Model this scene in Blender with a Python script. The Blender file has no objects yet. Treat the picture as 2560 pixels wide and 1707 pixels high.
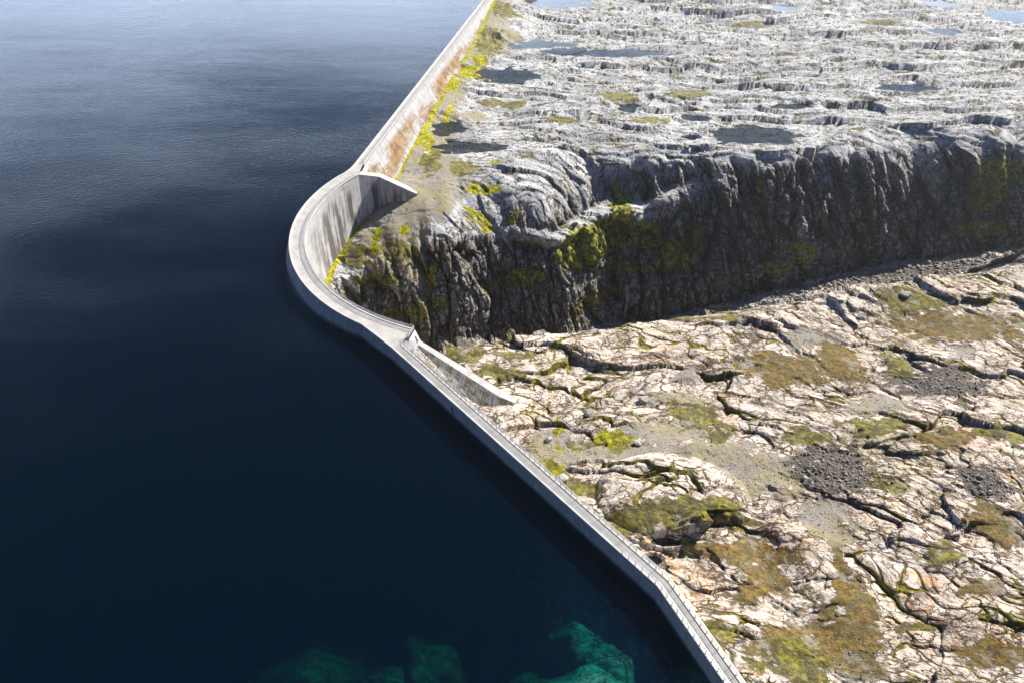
import bpy, math, random
import numpy as np
from concurrent.futures import ThreadPoolExecutor
from mathutils import Vector
random.seed(7); RNG = np.random.default_rng(11)
SC = bpy.context.scene

# ------------------------------------------------------------------ camera
CAM_H = 110.0; PITCH = 38.0
cd = bpy.data.cameras.new('camera'); cam = bpy.data.objects.new('camera', cd); SC.collection.objects.link(cam)
cam.location = (0, 0, CAM_H); cam.rotation_euler = (math.radians(90 - PITCH), 0, 0)
cd.sensor_width = 36; cd.lens = 1900 / 2560 * 36; cd.clip_start = 1; cd.clip_end = 12000
SC.camera = cam
# ------------------------------------------------------------------ light
SUN_AZ, SUN_EL = 52.0, 37.0          # azimuth clockwise from +Y
w = bpy.data.worlds.new('World'); SC.world = w; w.use_nodes = True
nt = w.node_tree; nt.nodes.clear()
def wn(t, **k):
    n = nt.nodes.new(t)
    for a, b in k.items(): setattr(n, a, b)
    return n
sky = wn('ShaderNodeTexSky', sky_type='NISHITA', sun_disc=False)
sky.sun_elevation = math.radians(SUN_EL); sky.sun_rotation = math.radians(SUN_AZ); sky.altitude = 5000
sky.air_density = 1.0; sky.dust_density = .3; sky.ozone_density = 6.0
tc = wn('ShaderNodeTexCoord'); mp = wn('ShaderNodeMapping'); mp.inputs['Scale'].default_value = (1, 1, 2.6)
cn = wn('ShaderNodeTexNoise'); cn.inputs['Scale'].default_value = 2.1; cn.inputs['Detail'].default_value = 7; cn.inputs['Roughness'].default_value = .55
cr = wn('ShaderNodeValToRGB'); cr.color_ramp.elements[0].position = .74; cr.color_ramp.elements[1].position = 1.0
cmix = wn('ShaderNodeMixRGB'); cmix.inputs[2].default_value = (20, 24, 31, 1)
bg = wn('ShaderNodeBackground'); bg.inputs['Strength'].default_value = .056; wo = wn('ShaderNodeOutputWorld')
L = nt.links.new
sx_ = wn('ShaderNodeSeparateXYZ'); L(tc.outputs['Generated'], sx_.inputs[0])
def wr(sock, a, b, lo=0.0, hi=1.0):
    m = wn('ShaderNodeMapRange', interpolation_type='SMOOTHSTEP'); L(sock, m.inputs['Value'])
    for k_, v_ in (('From Min', a), ('From Max', b), ('To Min', lo), ('To Max', hi)): m.inputs[k_].default_value = v_
    return m.outputs[0]
band_ = wn('ShaderNodeMath', operation='MULTIPLY'); L(wr(sx_.outputs[2], .47, .14), band_.inputs[0]); L(wr(sx_.outputs[1], -.1, .7), band_.inputs[1])   # unseen low cloud bank added in the north to brighten the far water
addc = wn('ShaderNodeMath', operation='MULTIPLY_ADD'); L(band_.outputs[0], addc.inputs[0]); addc.inputs[1].default_value = .52
L(tc.outputs['Generated'], mp.inputs[0]); L(mp.outputs[0], cn.inputs['Vector']); L(cn.outputs['Fac'], addc.inputs[2]); L(addc.outputs[0], cr.inputs[0])
L(cr.outputs[0], cmix.inputs[0]); L(sky.outputs[0], cmix.inputs[1]); L(cmix.outputs[0], bg.inputs[0]); L(bg.outputs[0], wo.inputs[0])
sd = bpy.data.lights.new('sun', 'SUN'); sd.energy = 4.9; sd.angle = math.radians(.5); sd.color = (1, .94, .84)
sun = bpy.data.objects.new('sun', sd); SC.collection.objects.link(sun)
_a, _e = math.radians(SUN_AZ), math.radians(SUN_EL)
SDIR = Vector((math.sin(_a) * math.cos(_e), math.cos(_a) * math.cos(_e), math.sin(_e)))
sun.rotation_euler = SDIR.to_track_quat('Z', 'Y').to_euler()
vs = SC.view_settings; vs.view_transform = 'Standard'; vs.look = 'None'; vs.exposure = 1.22; vs.gamma = 1
cy = SC.cycles
cy.use_denoising = True; cy.denoising_prefilter = 'ACCURATE'; cy.max_bounces = 6; cy.transparent_max_bounces = 10; cy.volume_bounces = 0; cy.caustics_reflective = False; cy.caustics_refractive = False
cy.sample_clamp_indirect = 6

# ------------------------------------------------------------------ helpers
WATER = -4.2
def pix(px, py, z=0.0):
    """ground point at height z seen at a pixel of the 2560 px wide photograph (survey of the site)"""
    p = math.radians(PITCH); u = (px - 1280) / 1900; v = (py - 853.5) / 1900
    D = math.sin(p) + v * math.cos(p); F = math.cos(p) - v * math.sin(p)
    return ((CAM_H - z) * u / D, (CAM_H - z) * F / D)
def link(o, parent=None):
    SC.collection.objects.link(o)
    if parent is not None: o.parent = parent
    return o
def mesh_obj(name, V, F, mat, parent=None, uv=None, smooth=False):
    me = bpy.data.meshes.new(name); me.from_pydata([tuple(map(float, v)) for v in V], [], F)
    if uv is not None:
        l = me.uv_layers.new(name='UVMap')
        for poly in me.polygons:
            for li in poly.loop_indices: l.data[li].uv = uv[me.loops[li].vertex_index]
    me.materials.append(mat); me.update()
    if smooth: me.polygons.foreach_set('use_smooth', [True] * len(me.polygons))
    return link(bpy.data.objects.new(name, me), parent)
def thing(name, label, cat, group=None):
    o = link(bpy.data.objects.new(name, None)); o['label'] = label; o['category'] = cat
    if group: o['group'] = group
    return o
def tag(o, label, cat, group=None):
    o['label'] = label; o['category'] = cat
    if group: o['group'] = group
    return o
class MB:
    def __init__(s): s.V = []; s.F = []; s.UV = []
    def rows(s, rows, vs=None, closed=False, flip=False):
        """loft between polylines of the same length; u runs along, v across"""
        rows = [np.asarray(r, float) for r in rows]; n = len(rows[0]); b = len(s.V)
        al = np.r_[0, np.cumsum(np.linalg.norm(np.diff(rows[0], axis=0), axis=1))]
        if vs is None:
            vs = [0.0]
            for i in range(1, len(rows)): vs.append(vs[-1] + float(np.linalg.norm(rows[i] - rows[i - 1], axis=1).mean()))
        for r, v in zip(rows, vs):
            for q, a in zip(r, al): s.V.append(tuple(q)); s.UV.append((a, v))
        R = len(rows)
        for i in range(R if closed else R - 1):
            j = (i + 1) % R
            for k in range(n - 1):
                f = (b + i * n + k, b + i * n + k + 1, b + j * n + k + 1, b + j * n + k)
                s.F.append(f[::-1] if flip else f)
    def poly(s, pts, flip=False):
        b = len(s.V)
        for q in pts: s.V.append(tuple(q)); s.UV.append((q[0] * .8 + q[1] * .6, q[2]))
        f = tuple(range(b, b + len(pts))); s.F.append(f[::-1] if flip else f)
    def prism(s, pts, z0, z1):
        """vertical prism over a ccw plan outline"""
        n = len(pts); b = len(s.V)
        for z in (z0, z1):
            for q in pts: s.V.append((q[0], q[1], z)); s.UV.append((q[0] * .8 + q[1] * .6, z))
        s.F.append(tuple(range(b + n, b + 2 * n))); s.F.append(tuple(range(b + n - 1, b - 1, -1)))
        for i in range(n):
            j = (i + 1) % n; s.F.append((b + i, b + j, b + n + j, b + n + i))
    def tube(s, a, b_, r, n=5):
        a = Vector(a); b_ = Vector(b_); d = (b_ - a).normalized(); x = d.orthogonal().normalized(); y = d.cross(x); b = len(s.V)
        for c in (a, b_):
            for k in range(n):
                t = 2 * math.pi * k / n; q = c + (x * math.cos(t) + y * math.sin(t)) * r; s.V.append(tuple(q)); s.UV.append((0, 0))
        for k in range(n): s.F.append((b + k, b + (k + 1) % n, b + n + (k + 1) % n, b + n + k))
        s.F.append(tuple(range(b + n - 1, b - 1, -1))); s.F.append(tuple(range(b + n, b + 2 * n)))
    def pipe(s, pts, r, n=5):
        for p, q in zip(pts[:-1], pts[1:]): s.tube(p, q, r, n)
    def build(s, name, mat, parent=None, smooth=False):
        return mesh_obj(name, s.V, s.F, mat, parent, s.UV, smooth)

class NT:
    """small wrapper for building node materials"""
    def __init__(s, name):
        s.m = bpy.data.materials.new(name); s.m.use_nodes = True; s.t = s.m.node_tree; s.t.nodes.clear()
        s.out = s.t.nodes.new('ShaderNodeOutputMaterial')
    def n(s, typ, ins=None, **k):
        n = s.t.nodes.new(typ)
        for a, b in k.items(): setattr(n, a, b)
        for a, b in (ins or {}).items():
            if hasattr(b, 'default_value') or hasattr(b, 'is_linked'): s.t.links.new(b, n.inputs[a])
            else: n.inputs[a].default_value = b
        return n
    def math(s, op, a, b=0.0, c=0.0, clamp=False):
        return s.n('ShaderNodeMath', {0: a, 1: b, 2: c}, operation=op, use_clamp=clamp).outputs[0]
    def noise(s, vec, scale, detail=4, rough=.5, dist=0.0):
        return s.n('ShaderNodeTexNoise', {'Vector': vec, 'Scale': scale, 'Detail': detail, 'Roughness': rough, 'Distortion': dist}).outputs['Fac']
    def ss(s, x, a, b):
        return s.n('ShaderNodeMapRange', {'Value': x, 'From Min': a, 'From Max': b}, interpolation_type='SMOOTHSTEP').outputs[0]
    def mix(s, f, a, b, mode='MIX'):
        n = s.n('ShaderNodeMixRGB', blend_type=mode)
        for i, v in enumerate((f, a, b)):
            if hasattr(v, 'is_linked'): s.t.links.new(v, n.inputs[i])
            else: n.inputs[i].default_value = v if i == 0 or len(v) == 4 else (*v, 1)
        return n.outputs[0]
    def attr(s, name, vec=False):
        n = s.n('ShaderNodeAttribute', attribute_name=name)
        return n.outputs['Vector'] if vec else n.outputs['Fac']
    def scale(s, vec, sc, loc=(0, 0, 0)):
        return s.n('ShaderNodeMapping', {'Vector': vec, 'Scale': sc, 'Location': loc}).outputs[0]
    def pbr(s, col, rough=.85, bump=None, bdist=.1, bstr=1.0, spec=.3, metal=0.0):
        n = s.n('ShaderNodeBsdfPrincipled', {'Base Color': col if hasattr(col, 'is_linked') else (*col, 1), 'Roughness': rough, 'Specular IOR Level': spec, 'Metallic': metal})
        if bump is not None:
            b = s.n('ShaderNodeBump', {'Height': bump, 'Distance': bdist, 'Strength': bstr}); s.t.links.new(b.outputs[0], n.inputs['Normal'])
        s.t.links.new(n.outputs[0], s.out.inputs[0]); return s.m

# ------------------------------------------------------------------ numpy noise
_perm = np.random.default_rng(5).permutation(256).astype(np.int32); _perm = np.r_[_perm, _perm]
_g3 = np.random.default_rng(6).normal(size=(256, 3)).astype(np.float32); _g3 /= np.linalg.norm(_g3, axis=1)[:, None]
_rnd = np.random.default_rng(8).random((256, 6)).astype(np.float32)
def _h(i, j, s): return _perm[(_perm[(i + s * 17) & 255] + j) & 255]
def perlin2(x, y, s=0):
    xi = np.floor(x).astype(np.int32); yi = np.floor(y).astype(np.int32); xf = x - xi; yf = y - yi
    u = xf * xf * xf * (xf * (xf * 6 - 15) + 10); v = yf * yf * yf * (yf * (yf * 6 - 15) + 10)
    def gr(a, b):
        h = _h(xi + a, yi + b, s); g = _g3[h]; return (g[..., 0] * (xf - a) + g[..., 1] * (yf - b))
    n0 = gr(0, 0); n0 = n0 + u * (gr(1, 0) - n0); n1 = gr(0, 1); n1 = n1 + u * (gr(1, 1) - n1)
    return (n0 + v * (n1 - n0)) * 1.6
def perlin3(x, y, z, s=0):
    zi = np.floor(z).astype(np.int32); zf = z - zi; xi = np.floor(x).astype(np.int32); yi = np.floor(y).astype(np.int32); xf = x - xi; yf = y - yi
    f = lambda t: t * t * t * (t * (t * 6 - 15) + 10)
    u, v, w_ = f(xf), f(yf), f(zf)
    def gr(a, b, c):
        g = _g3[_perm[(_h(xi + a, yi + b, s) + zi + c) & 255]]; return g[..., 0] * (xf - a) + g[..., 1] * (yf - b) + g[..., 2] * (zf - c)
    def pl(c):
        n0 = gr(0, 0, c); n0 = n0 + u * (gr(1, 0, c) - n0); n1 = gr(0, 1, c); n1 = n1 + u * (gr(1, 1, c) - n1); return n0 + v * (n1 - n0)
    a = pl(0); return (a + w_ * (pl(1) - a)) * 1.5
def fbm2(x, y, o=4, s=0, g=.5):
    r = 0; a = 1; t = 0
    for k in range(o): r = r + a * perlin2(x * 2 ** k + 13.7 * k, y * 2 ** k - 7.3 * k, s + k); t += a; a *= g
    return r / t
def fbm3(x, y, z, o=3, s=0, g=.5):
    r = 0; a = 1; t = 0
    for k in range(o): r = r + a * perlin3(x * 2 ** k + 3.7 * k, y * 2 ** k - 7.3 * k, z * 2 ** k + 5.1 * k, s + k); t += a; a *= g
    return r / t
def worley(u, v, s=0):
    """jittered cells of unit size: edge distance, random numbers and local offset of the nearest cell"""
    ui = np.floor(u).astype(np.int32); vi = np.floor(v).astype(np.int32)
    F1 = np.full(u.shape, 9., np.float32); F2 = F1.copy(); H = np.zeros(u.shape, np.int32); dx = np.zeros(u.shape, np.float32); dy = dx.copy()
    for a in (-1, 0, 1):
        for b in (-1, 0, 1):
            h = _h(ui + a, vi + b, s); ex = u - (ui + a + _rnd[h, 0]); ey = v - (vi + b + _rnd[h, 1]); d = np.sqrt(ex * ex + ey * ey)
            n = d < F1
            F2 = np.where(n, F1, np.minimum(F2, d)); F1 = np.where(n, d, F1); H = np.where(n, h, H); dx = np.where(n, ex, dx); dy = np.where(n, ey, dy)
    return F2 - F1, _rnd[H, 2], _rnd[H, 3], _rnd[H, 4], dx, dy
def sm(x, a, b):
    t = np.clip((x - a) / (b - a), 0, 1); return t * t * (3 - 2 * t)

# ------------------------------------------------------------------ lines of the dam (plan, metres)
C = np.array([-3.48, 198.52]); RU, RD = 60.72, 56.53
def arc(r, a0, a1, n):
    a = np.radians(np.linspace(a0, a1, n)); return np.stack([C[0] + r * np.cos(a), C[1] + r * np.sin(a)], 1)
J1 = np.array([-53.46, 233.10]); DF = np.array([.17242, .98502]); NF = np.array([.98502, -.17242])      # far gravity dam
FAR_L = 330.0
S2 = np.array([-29.80, 140.72]); BEND = np.array([24.19, 74.72]); D2 = np.array([.63317, -.77401]); N2 = np.array([.77401, .63317])
S3 = np.array([31.66, 58.23]); D3 = (S3 - BEND) / np.linalg.norm(S3 - BEND); N3 = np.array([-D3[1], D3[0]])
S3E = BEND + D3 * 75
ARC_U = np.vstack([arc(RU, 151, 237, 70)])
def bez(p0, p1, p2, n):
    t = np.linspace(0, 1, n)[:, None]; return (1 - t) ** 2 * p0 + 2 * t * (1 - t) * p1 + t * t * p2
FL1 = bez(J1 + DF * 6, J1 - DF * 1.5 + NF * .2, ARC_U[0], 9)        # flare, far end
FL2 = bez(ARC_U[-1], S2 - D2 * 2.2 - N2 * .3, S2 + D2 * 3, 9)       # flare, near end
ULINE = np.vstack([[J1 + DF * FAR_L], FL1[:1], FL1[1:-1], ARC_U, FL2[1:-1], FL2[-1:], [BEND], [S3E]])
LAKE_POLY = np.vstack([ULINE, [S3E + D3 * 60 + np.array([-15, -60]), (-40, -160), (-900, -500), (-3400, 500), (-3400, 3600), (300, 3600), (120, 900)]])

# ------------------------------------------------------------------ base shape of the ground
TH = math.radians(20); CT, ST = math.cos(TH), math.sin(TH)
_S = np.array([-60, 0, 20, 33, 52, 72, 100, 134, 172, 198, 231, 265, 300, 420, 600.])
_rNt = np.array([224, 222, 219, 214, 212, 213.5, 219, 225, 222, 221, 215, 209, 199, 185, 150.])
_rNz = np.array([-24, -24, -22.5, -21, -20, -22, -26, -25, -15, -13, -13, -12, -12, -12, -12.])
_fNt = np.array([196, 196, 196, 196, 196, 196, 197, 200, 201.5, 199, 190, 181, 172, 150, 100.])
_fNz = np.array([-66, -66, -66, -65, -64, -63, -62, -62, -61, -57.5, -52, -48, -45, -38, -28.])
_fSt = np.array([160, 163, 166, 165, 163, 163, 163, 165, 175, 174, 171, 168, 160, 134, 90.])
_fSz = np.array([-66, -66, -66, -65, -64, -63, -62, -58, -51, -48, -46, -44, -42, -35, -26.])
_rSt = np.array([139, 141, 143, 143.4, 144, 141.5, 140.5, 145, 151, 151.7, 156, 161, 155, 128, 85.])
_rSz = np.array([-9, -8.5, -8, -7.2, -7.8, -8.8, -11.5, -20, -30.5, -35, -38.5, -40, -39, -33, -22.])
def gorge_st(x, y): return x * CT + y * ST, -x * ST + y * CT
def dam_dist(x, y):
    d = np.full(x.shape, 1e9, np.float32)
    for a, b in zip(ULINE[:-1], ULINE[1:]):
        e = b - a; L2 = float(e @ e); t = np.clip(((x - a[0]) * e[0] + (y - a[1]) * e[1]) / L2, 0, 1)
        d = np.minimum(d, (x - a[0] - t * e[0]) ** 2 + (y - a[1] - t * e[1]) ** 2)
    return np.sqrt(d)
def in_lake(x, y):
    c = np.zeros(x.shape, bool); P = LAKE_POLY
    for a, b in zip(P, np.roll(P, -1, 0)):
        if a[1] == b[1]: continue
        c ^= ((a[1] > y) != (b[1] > y)) & (x < (b[0] - a[0]) * (y - a[1]) / (b[1] - a[1]) + a[0])
    return c
def ell(x, y, cx, cy_, rx, ry, rot=0.0):
    c, s = math.cos(math.radians(rot)), math.sin(math.radians(rot)); dx, dy = x - cx, y - cy_
    return np.sqrt(((dx * c + dy * s) / rx) ** 2 + ((-dx * s + dy * c) / ry) ** 2)
# whaleback rock beside the near dam, with its undercut ledge on the south side
WB = [pix(*q, -5) for q in ((1440, 1225), (1600, 1362), (1680, 1330), (1760, 1305), (1860, 1285), (1965, 1262))]
LEDGE = np.array(WB[1:])
def ledge_side(x, y):
    return y - np.interp(x, LEDGE[:, 0], LEDGE[:, 1])
def base_land(x, y):
    s, t = gorge_st(x, y)
    wob = 8.5 * perlin2(s / 27, t / 90, 31) + 3.2 * perlin2(s / 9, t / 60, 33); dead = sm(s, -10, 30)
    rNt = np.interp(s, _S, _rNt) + wob * dead; rNz = np.interp(s, _S, _rNz); fNt = np.interp(s, _S, _fNt) + wob * .6 * dead; fNz = np.interp(s, _S, _fNz)
    fSt = np.interp(s, _S, _fSt); fSz = np.interp(s, _S, _fSz); rSt = np.interp(s, _S, _rSt); rSz = np.interp(s, _S, _rSz)
    # north plateau
    along = (x - J1[0]) * DF[0] + (y - J1[1]) * DF[1]; off = (x - J1[0]) * NF[0] + (y - J1[1]) * NF[1]
    foot = -np.interp(along, [-60, -20, 0, 20, 78, 108, 158, 225, 330], [12, 12, 11.8, 11.2, 8.4, 7.6, 6.6, 3.0, -1])
    plat = -10.5 + 3.2 * fbm2(x / 70, y / 45, 3, 3) + 2.2 * sm(x, 60, 190)
    near = sm(off, 6, 34); zN = foot * (1 - near) + plat * near
    # shoulder: the plateau rounds off towards the rim
    wsh = np.interp(s, _S, [16, 14, 14, 16, 20, 30, 34, 24, 9, 9, 12, 16, 20, 30, 30])
    k = sm(t - rNt, 0, 1) * 0 + np.clip((t - rNt) / wsh, 0, 1); k = 1 - (1 - k) ** 2.2
    zNs = rNz * (1 - k) + zN * k
    # south side
    zS = -6.8 + 2.2 * fbm2(x / 38, y / 24, 3, 9) - 1.2 * sm(y, 118, 150) + 1.5 * sm(x, 45, 110)
    dome = np.clip(1 - ell(x, y, *pix(1690, 1215, -4), 15.5, 11.5, -4) ** 2, 0, 1) ** .7
    zS = zS + 4.0 * dome * sm(ledge_side(x, y), -.25, .3)
    zS = zS + 6.5 * np.exp(-ell(x, y, *pix(2640, 700, -28), 22, 12, 20) ** 2)          # flank at the right edge
    zS = zS + 3.2 * np.exp(-ell(x, y, *pix(2170, 790, -14), 26, 9, 12) ** 2)
    zS = zS - 2.4 * np.exp(-ell(x, y, *pix(2330, 870, -12), 30, 12, 5) ** 2)
    zS = zS - 2.0 * np.exp(-ell(x, y, *pix(1985, 1470, -6), 4.5, 16, 20) ** 2)
    wss = np.interp(s, _S, [5, 5, 5, 5, 5, 6, 8, 16, 26, 30, 30, 28, 28, 28, 28])
    k2 = np.clip((rSt - t) / wss, 0, 1); k2 = k2 ** .75
    zSs = rSz * (1 - k2) + zS * k2
    # gorge cross-section
    q = np.clip((t - fNt) / np.maximum(rNt - fNt, 1), 0, 1)
    bench = np.exp(-((s - 112) / 26) ** 2)
    q = q + bench * .16 * np.sin(q * 2 * np.pi * 1.0) * -1
    tal = np.interp(s, _S, [0, 0, 0, 0, 0, 0, 0, .05, .10, .12, .12, .15, .2, .2, .2])
    qq = np.where(q < tal, q / np.maximum(tal, .01) * .22 * (tal > .03), np.where(tal > .03, .22 + .78 * (q - tal) / (1 - tal), q))
    qq = qq * (1 - sm(tal, .0, .05)) * 0 + qq
    qq = np.clip(qq, 0, 1); zc = fNz + (rNz - fNz) * (1 - (1 - qq) ** 1.35)
    q2 = np.clip((fSt - t) / np.maximum(fSt - rSt, 1), 0, 1); zd = fSz + (rSz - fSz) * q2 ** .8
    fl = np.clip((t - fSt) / np.maximum(fNt - fSt, .1), 0, 1); zf = fSz + (fNz - fSz) * fl
    z = np.where(t > rNt, zNs, np.where(t > fNt, zc, np.where(t > fSt, zf, np.where(t > rSt, zd, zSs))))
    ra = np.hypot(x - C[0], y - C[1]); an_ = np.degrees(np.arctan2(y - C[1], x - C[0])) % 360
    za = np.interp(an_, [100, 125, 130, 141, 144.6, 150.6, 159, 168, 177, 186, 200], [-10, -10, -10.5, -15.2, -16.8, -18.8, -21.6, -23.2, -24.5, -29, -50])
    wa = np.exp(-np.clip(RD - ra, 0, 99) / 13.0) * sm(an_, 118, 130) * sm(an_, 200, 186) * sm(ra, RD + 9, RD + 3)
    z = z * (1 - wa) + za * wa
    r = np.hypot(x, y)
    return z + 40 * sm(r, 700, 2600) * sm(x + .2 * y, -100, 500)
BED = [(1510, 1735, 0, 9, 7.5, 0, -4.75), (1770, 1700, 0, 7, 6, 0, -4.6), (1560, 1640, 0, 9, 9, -8, -6.4), (1500, 1580, 0, 9, 11, 0, -7.4), (1450, 1490, 0, 8, 11, 10, -8.8), (1000, 1745, 0, 8, 8, 10, -12.6), (1060, 1660, 0, 5, 7, 20, -13.6), (760, 1690, 0, 9, 7, 0, -14.5)]
def lake_bed(x, y):
    z = -88 + 5 * perlin2(x / 30, y / 30, 71)
    n = 1.3 * fbm2(x / 4.5, y / 4.5, 5, 73); wx = x + 2.5 * perlin2(x / 7, y / 7, 75); wy = y + 2.5 * perlin2(x / 7, y / 7, 76)
    for px, py, _, rx, ry, rot, zt in BED:
        c = pix(px, py, zt); e = ell(wx, wy, *c, rx, ry, rot); z = np.maximum(z, zt - 4.6 * e ** 1.7 + n * np.clip(-zt / 6 - .55, .12, 1))
    return np.minimum(z, WATER - .35)
def base_z(x, y):
    lk = in_lake(x, y); d = dam_dist(x, y)
    z = base_land(x, y)
    return np.where(lk | (d < 1.0), lake_bed(x, y), z)

# ------------------------------------------------------------------ pools
POOLS = [  # px, py, rx, ry (pixels), z guess, water depth, dark peaty?
 (1882, 341, 128, 24, -12.5), (1741, 296, 40, 9, -11), (1125, 322, 42, 22, -9.5), (1168, 370, 95, 15, -10), (1262, 190, 88, 21, -9), (1350, 118, 95, 17, -8.5),
 (1530, 134, 170, 11, -9), (1390, 6, 90, 17, -8), (1574, 268, 34, 12, -10), (2275, 221, 80, 9, -9.5), 
 (2363, 79, 46, 9, -9), (2531, 42, 70, 18, -8.5), (2352, 11, 44, 8, -8.5), (1960, 22, 40, 7, -8.5), (1732, 344, 32, 7, -11.5),
 (1982, 267, 52, 8, -10.5),  
 (1662, 1353, 34, 12, -7), (1630, 1400, 22, 13, -7), ]
PO = []
for px, py, rx, ry, z in POOLS:
    c = pix(px, py, z); rxw = abs(pix(px + rx, py, z)[0] - c[0]); ryw = abs(pix(px, py - ry, z)[1] - pix(px, py + ry, z)[1]) / 2
    PO.append([c[0], c[1], rxw, ryw, 0.0])
_px = np.array([p[0] for p in PO]); _py = np.array([p[1] for p in PO])
for p, z in zip(PO, base_land(_px, _py)): p[4] = float(z) - (.6 if p[1] > 262 else .3)
for _ in range(3):                                                  # settle each pool on the ground level found there
    for p, (px, py, rx, ry, z) in zip(PO, POOLS): p[0], p[1] = pix(px, py, p[4])
    for p, z in zip(PO, base_land(np.array([p[0] for p in PO]), np.array([p[1] for p in PO]))): p[4] = .5 * p[4] + .5 * (float(z) - (.6 if p[1] > 262 else .3))

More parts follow.
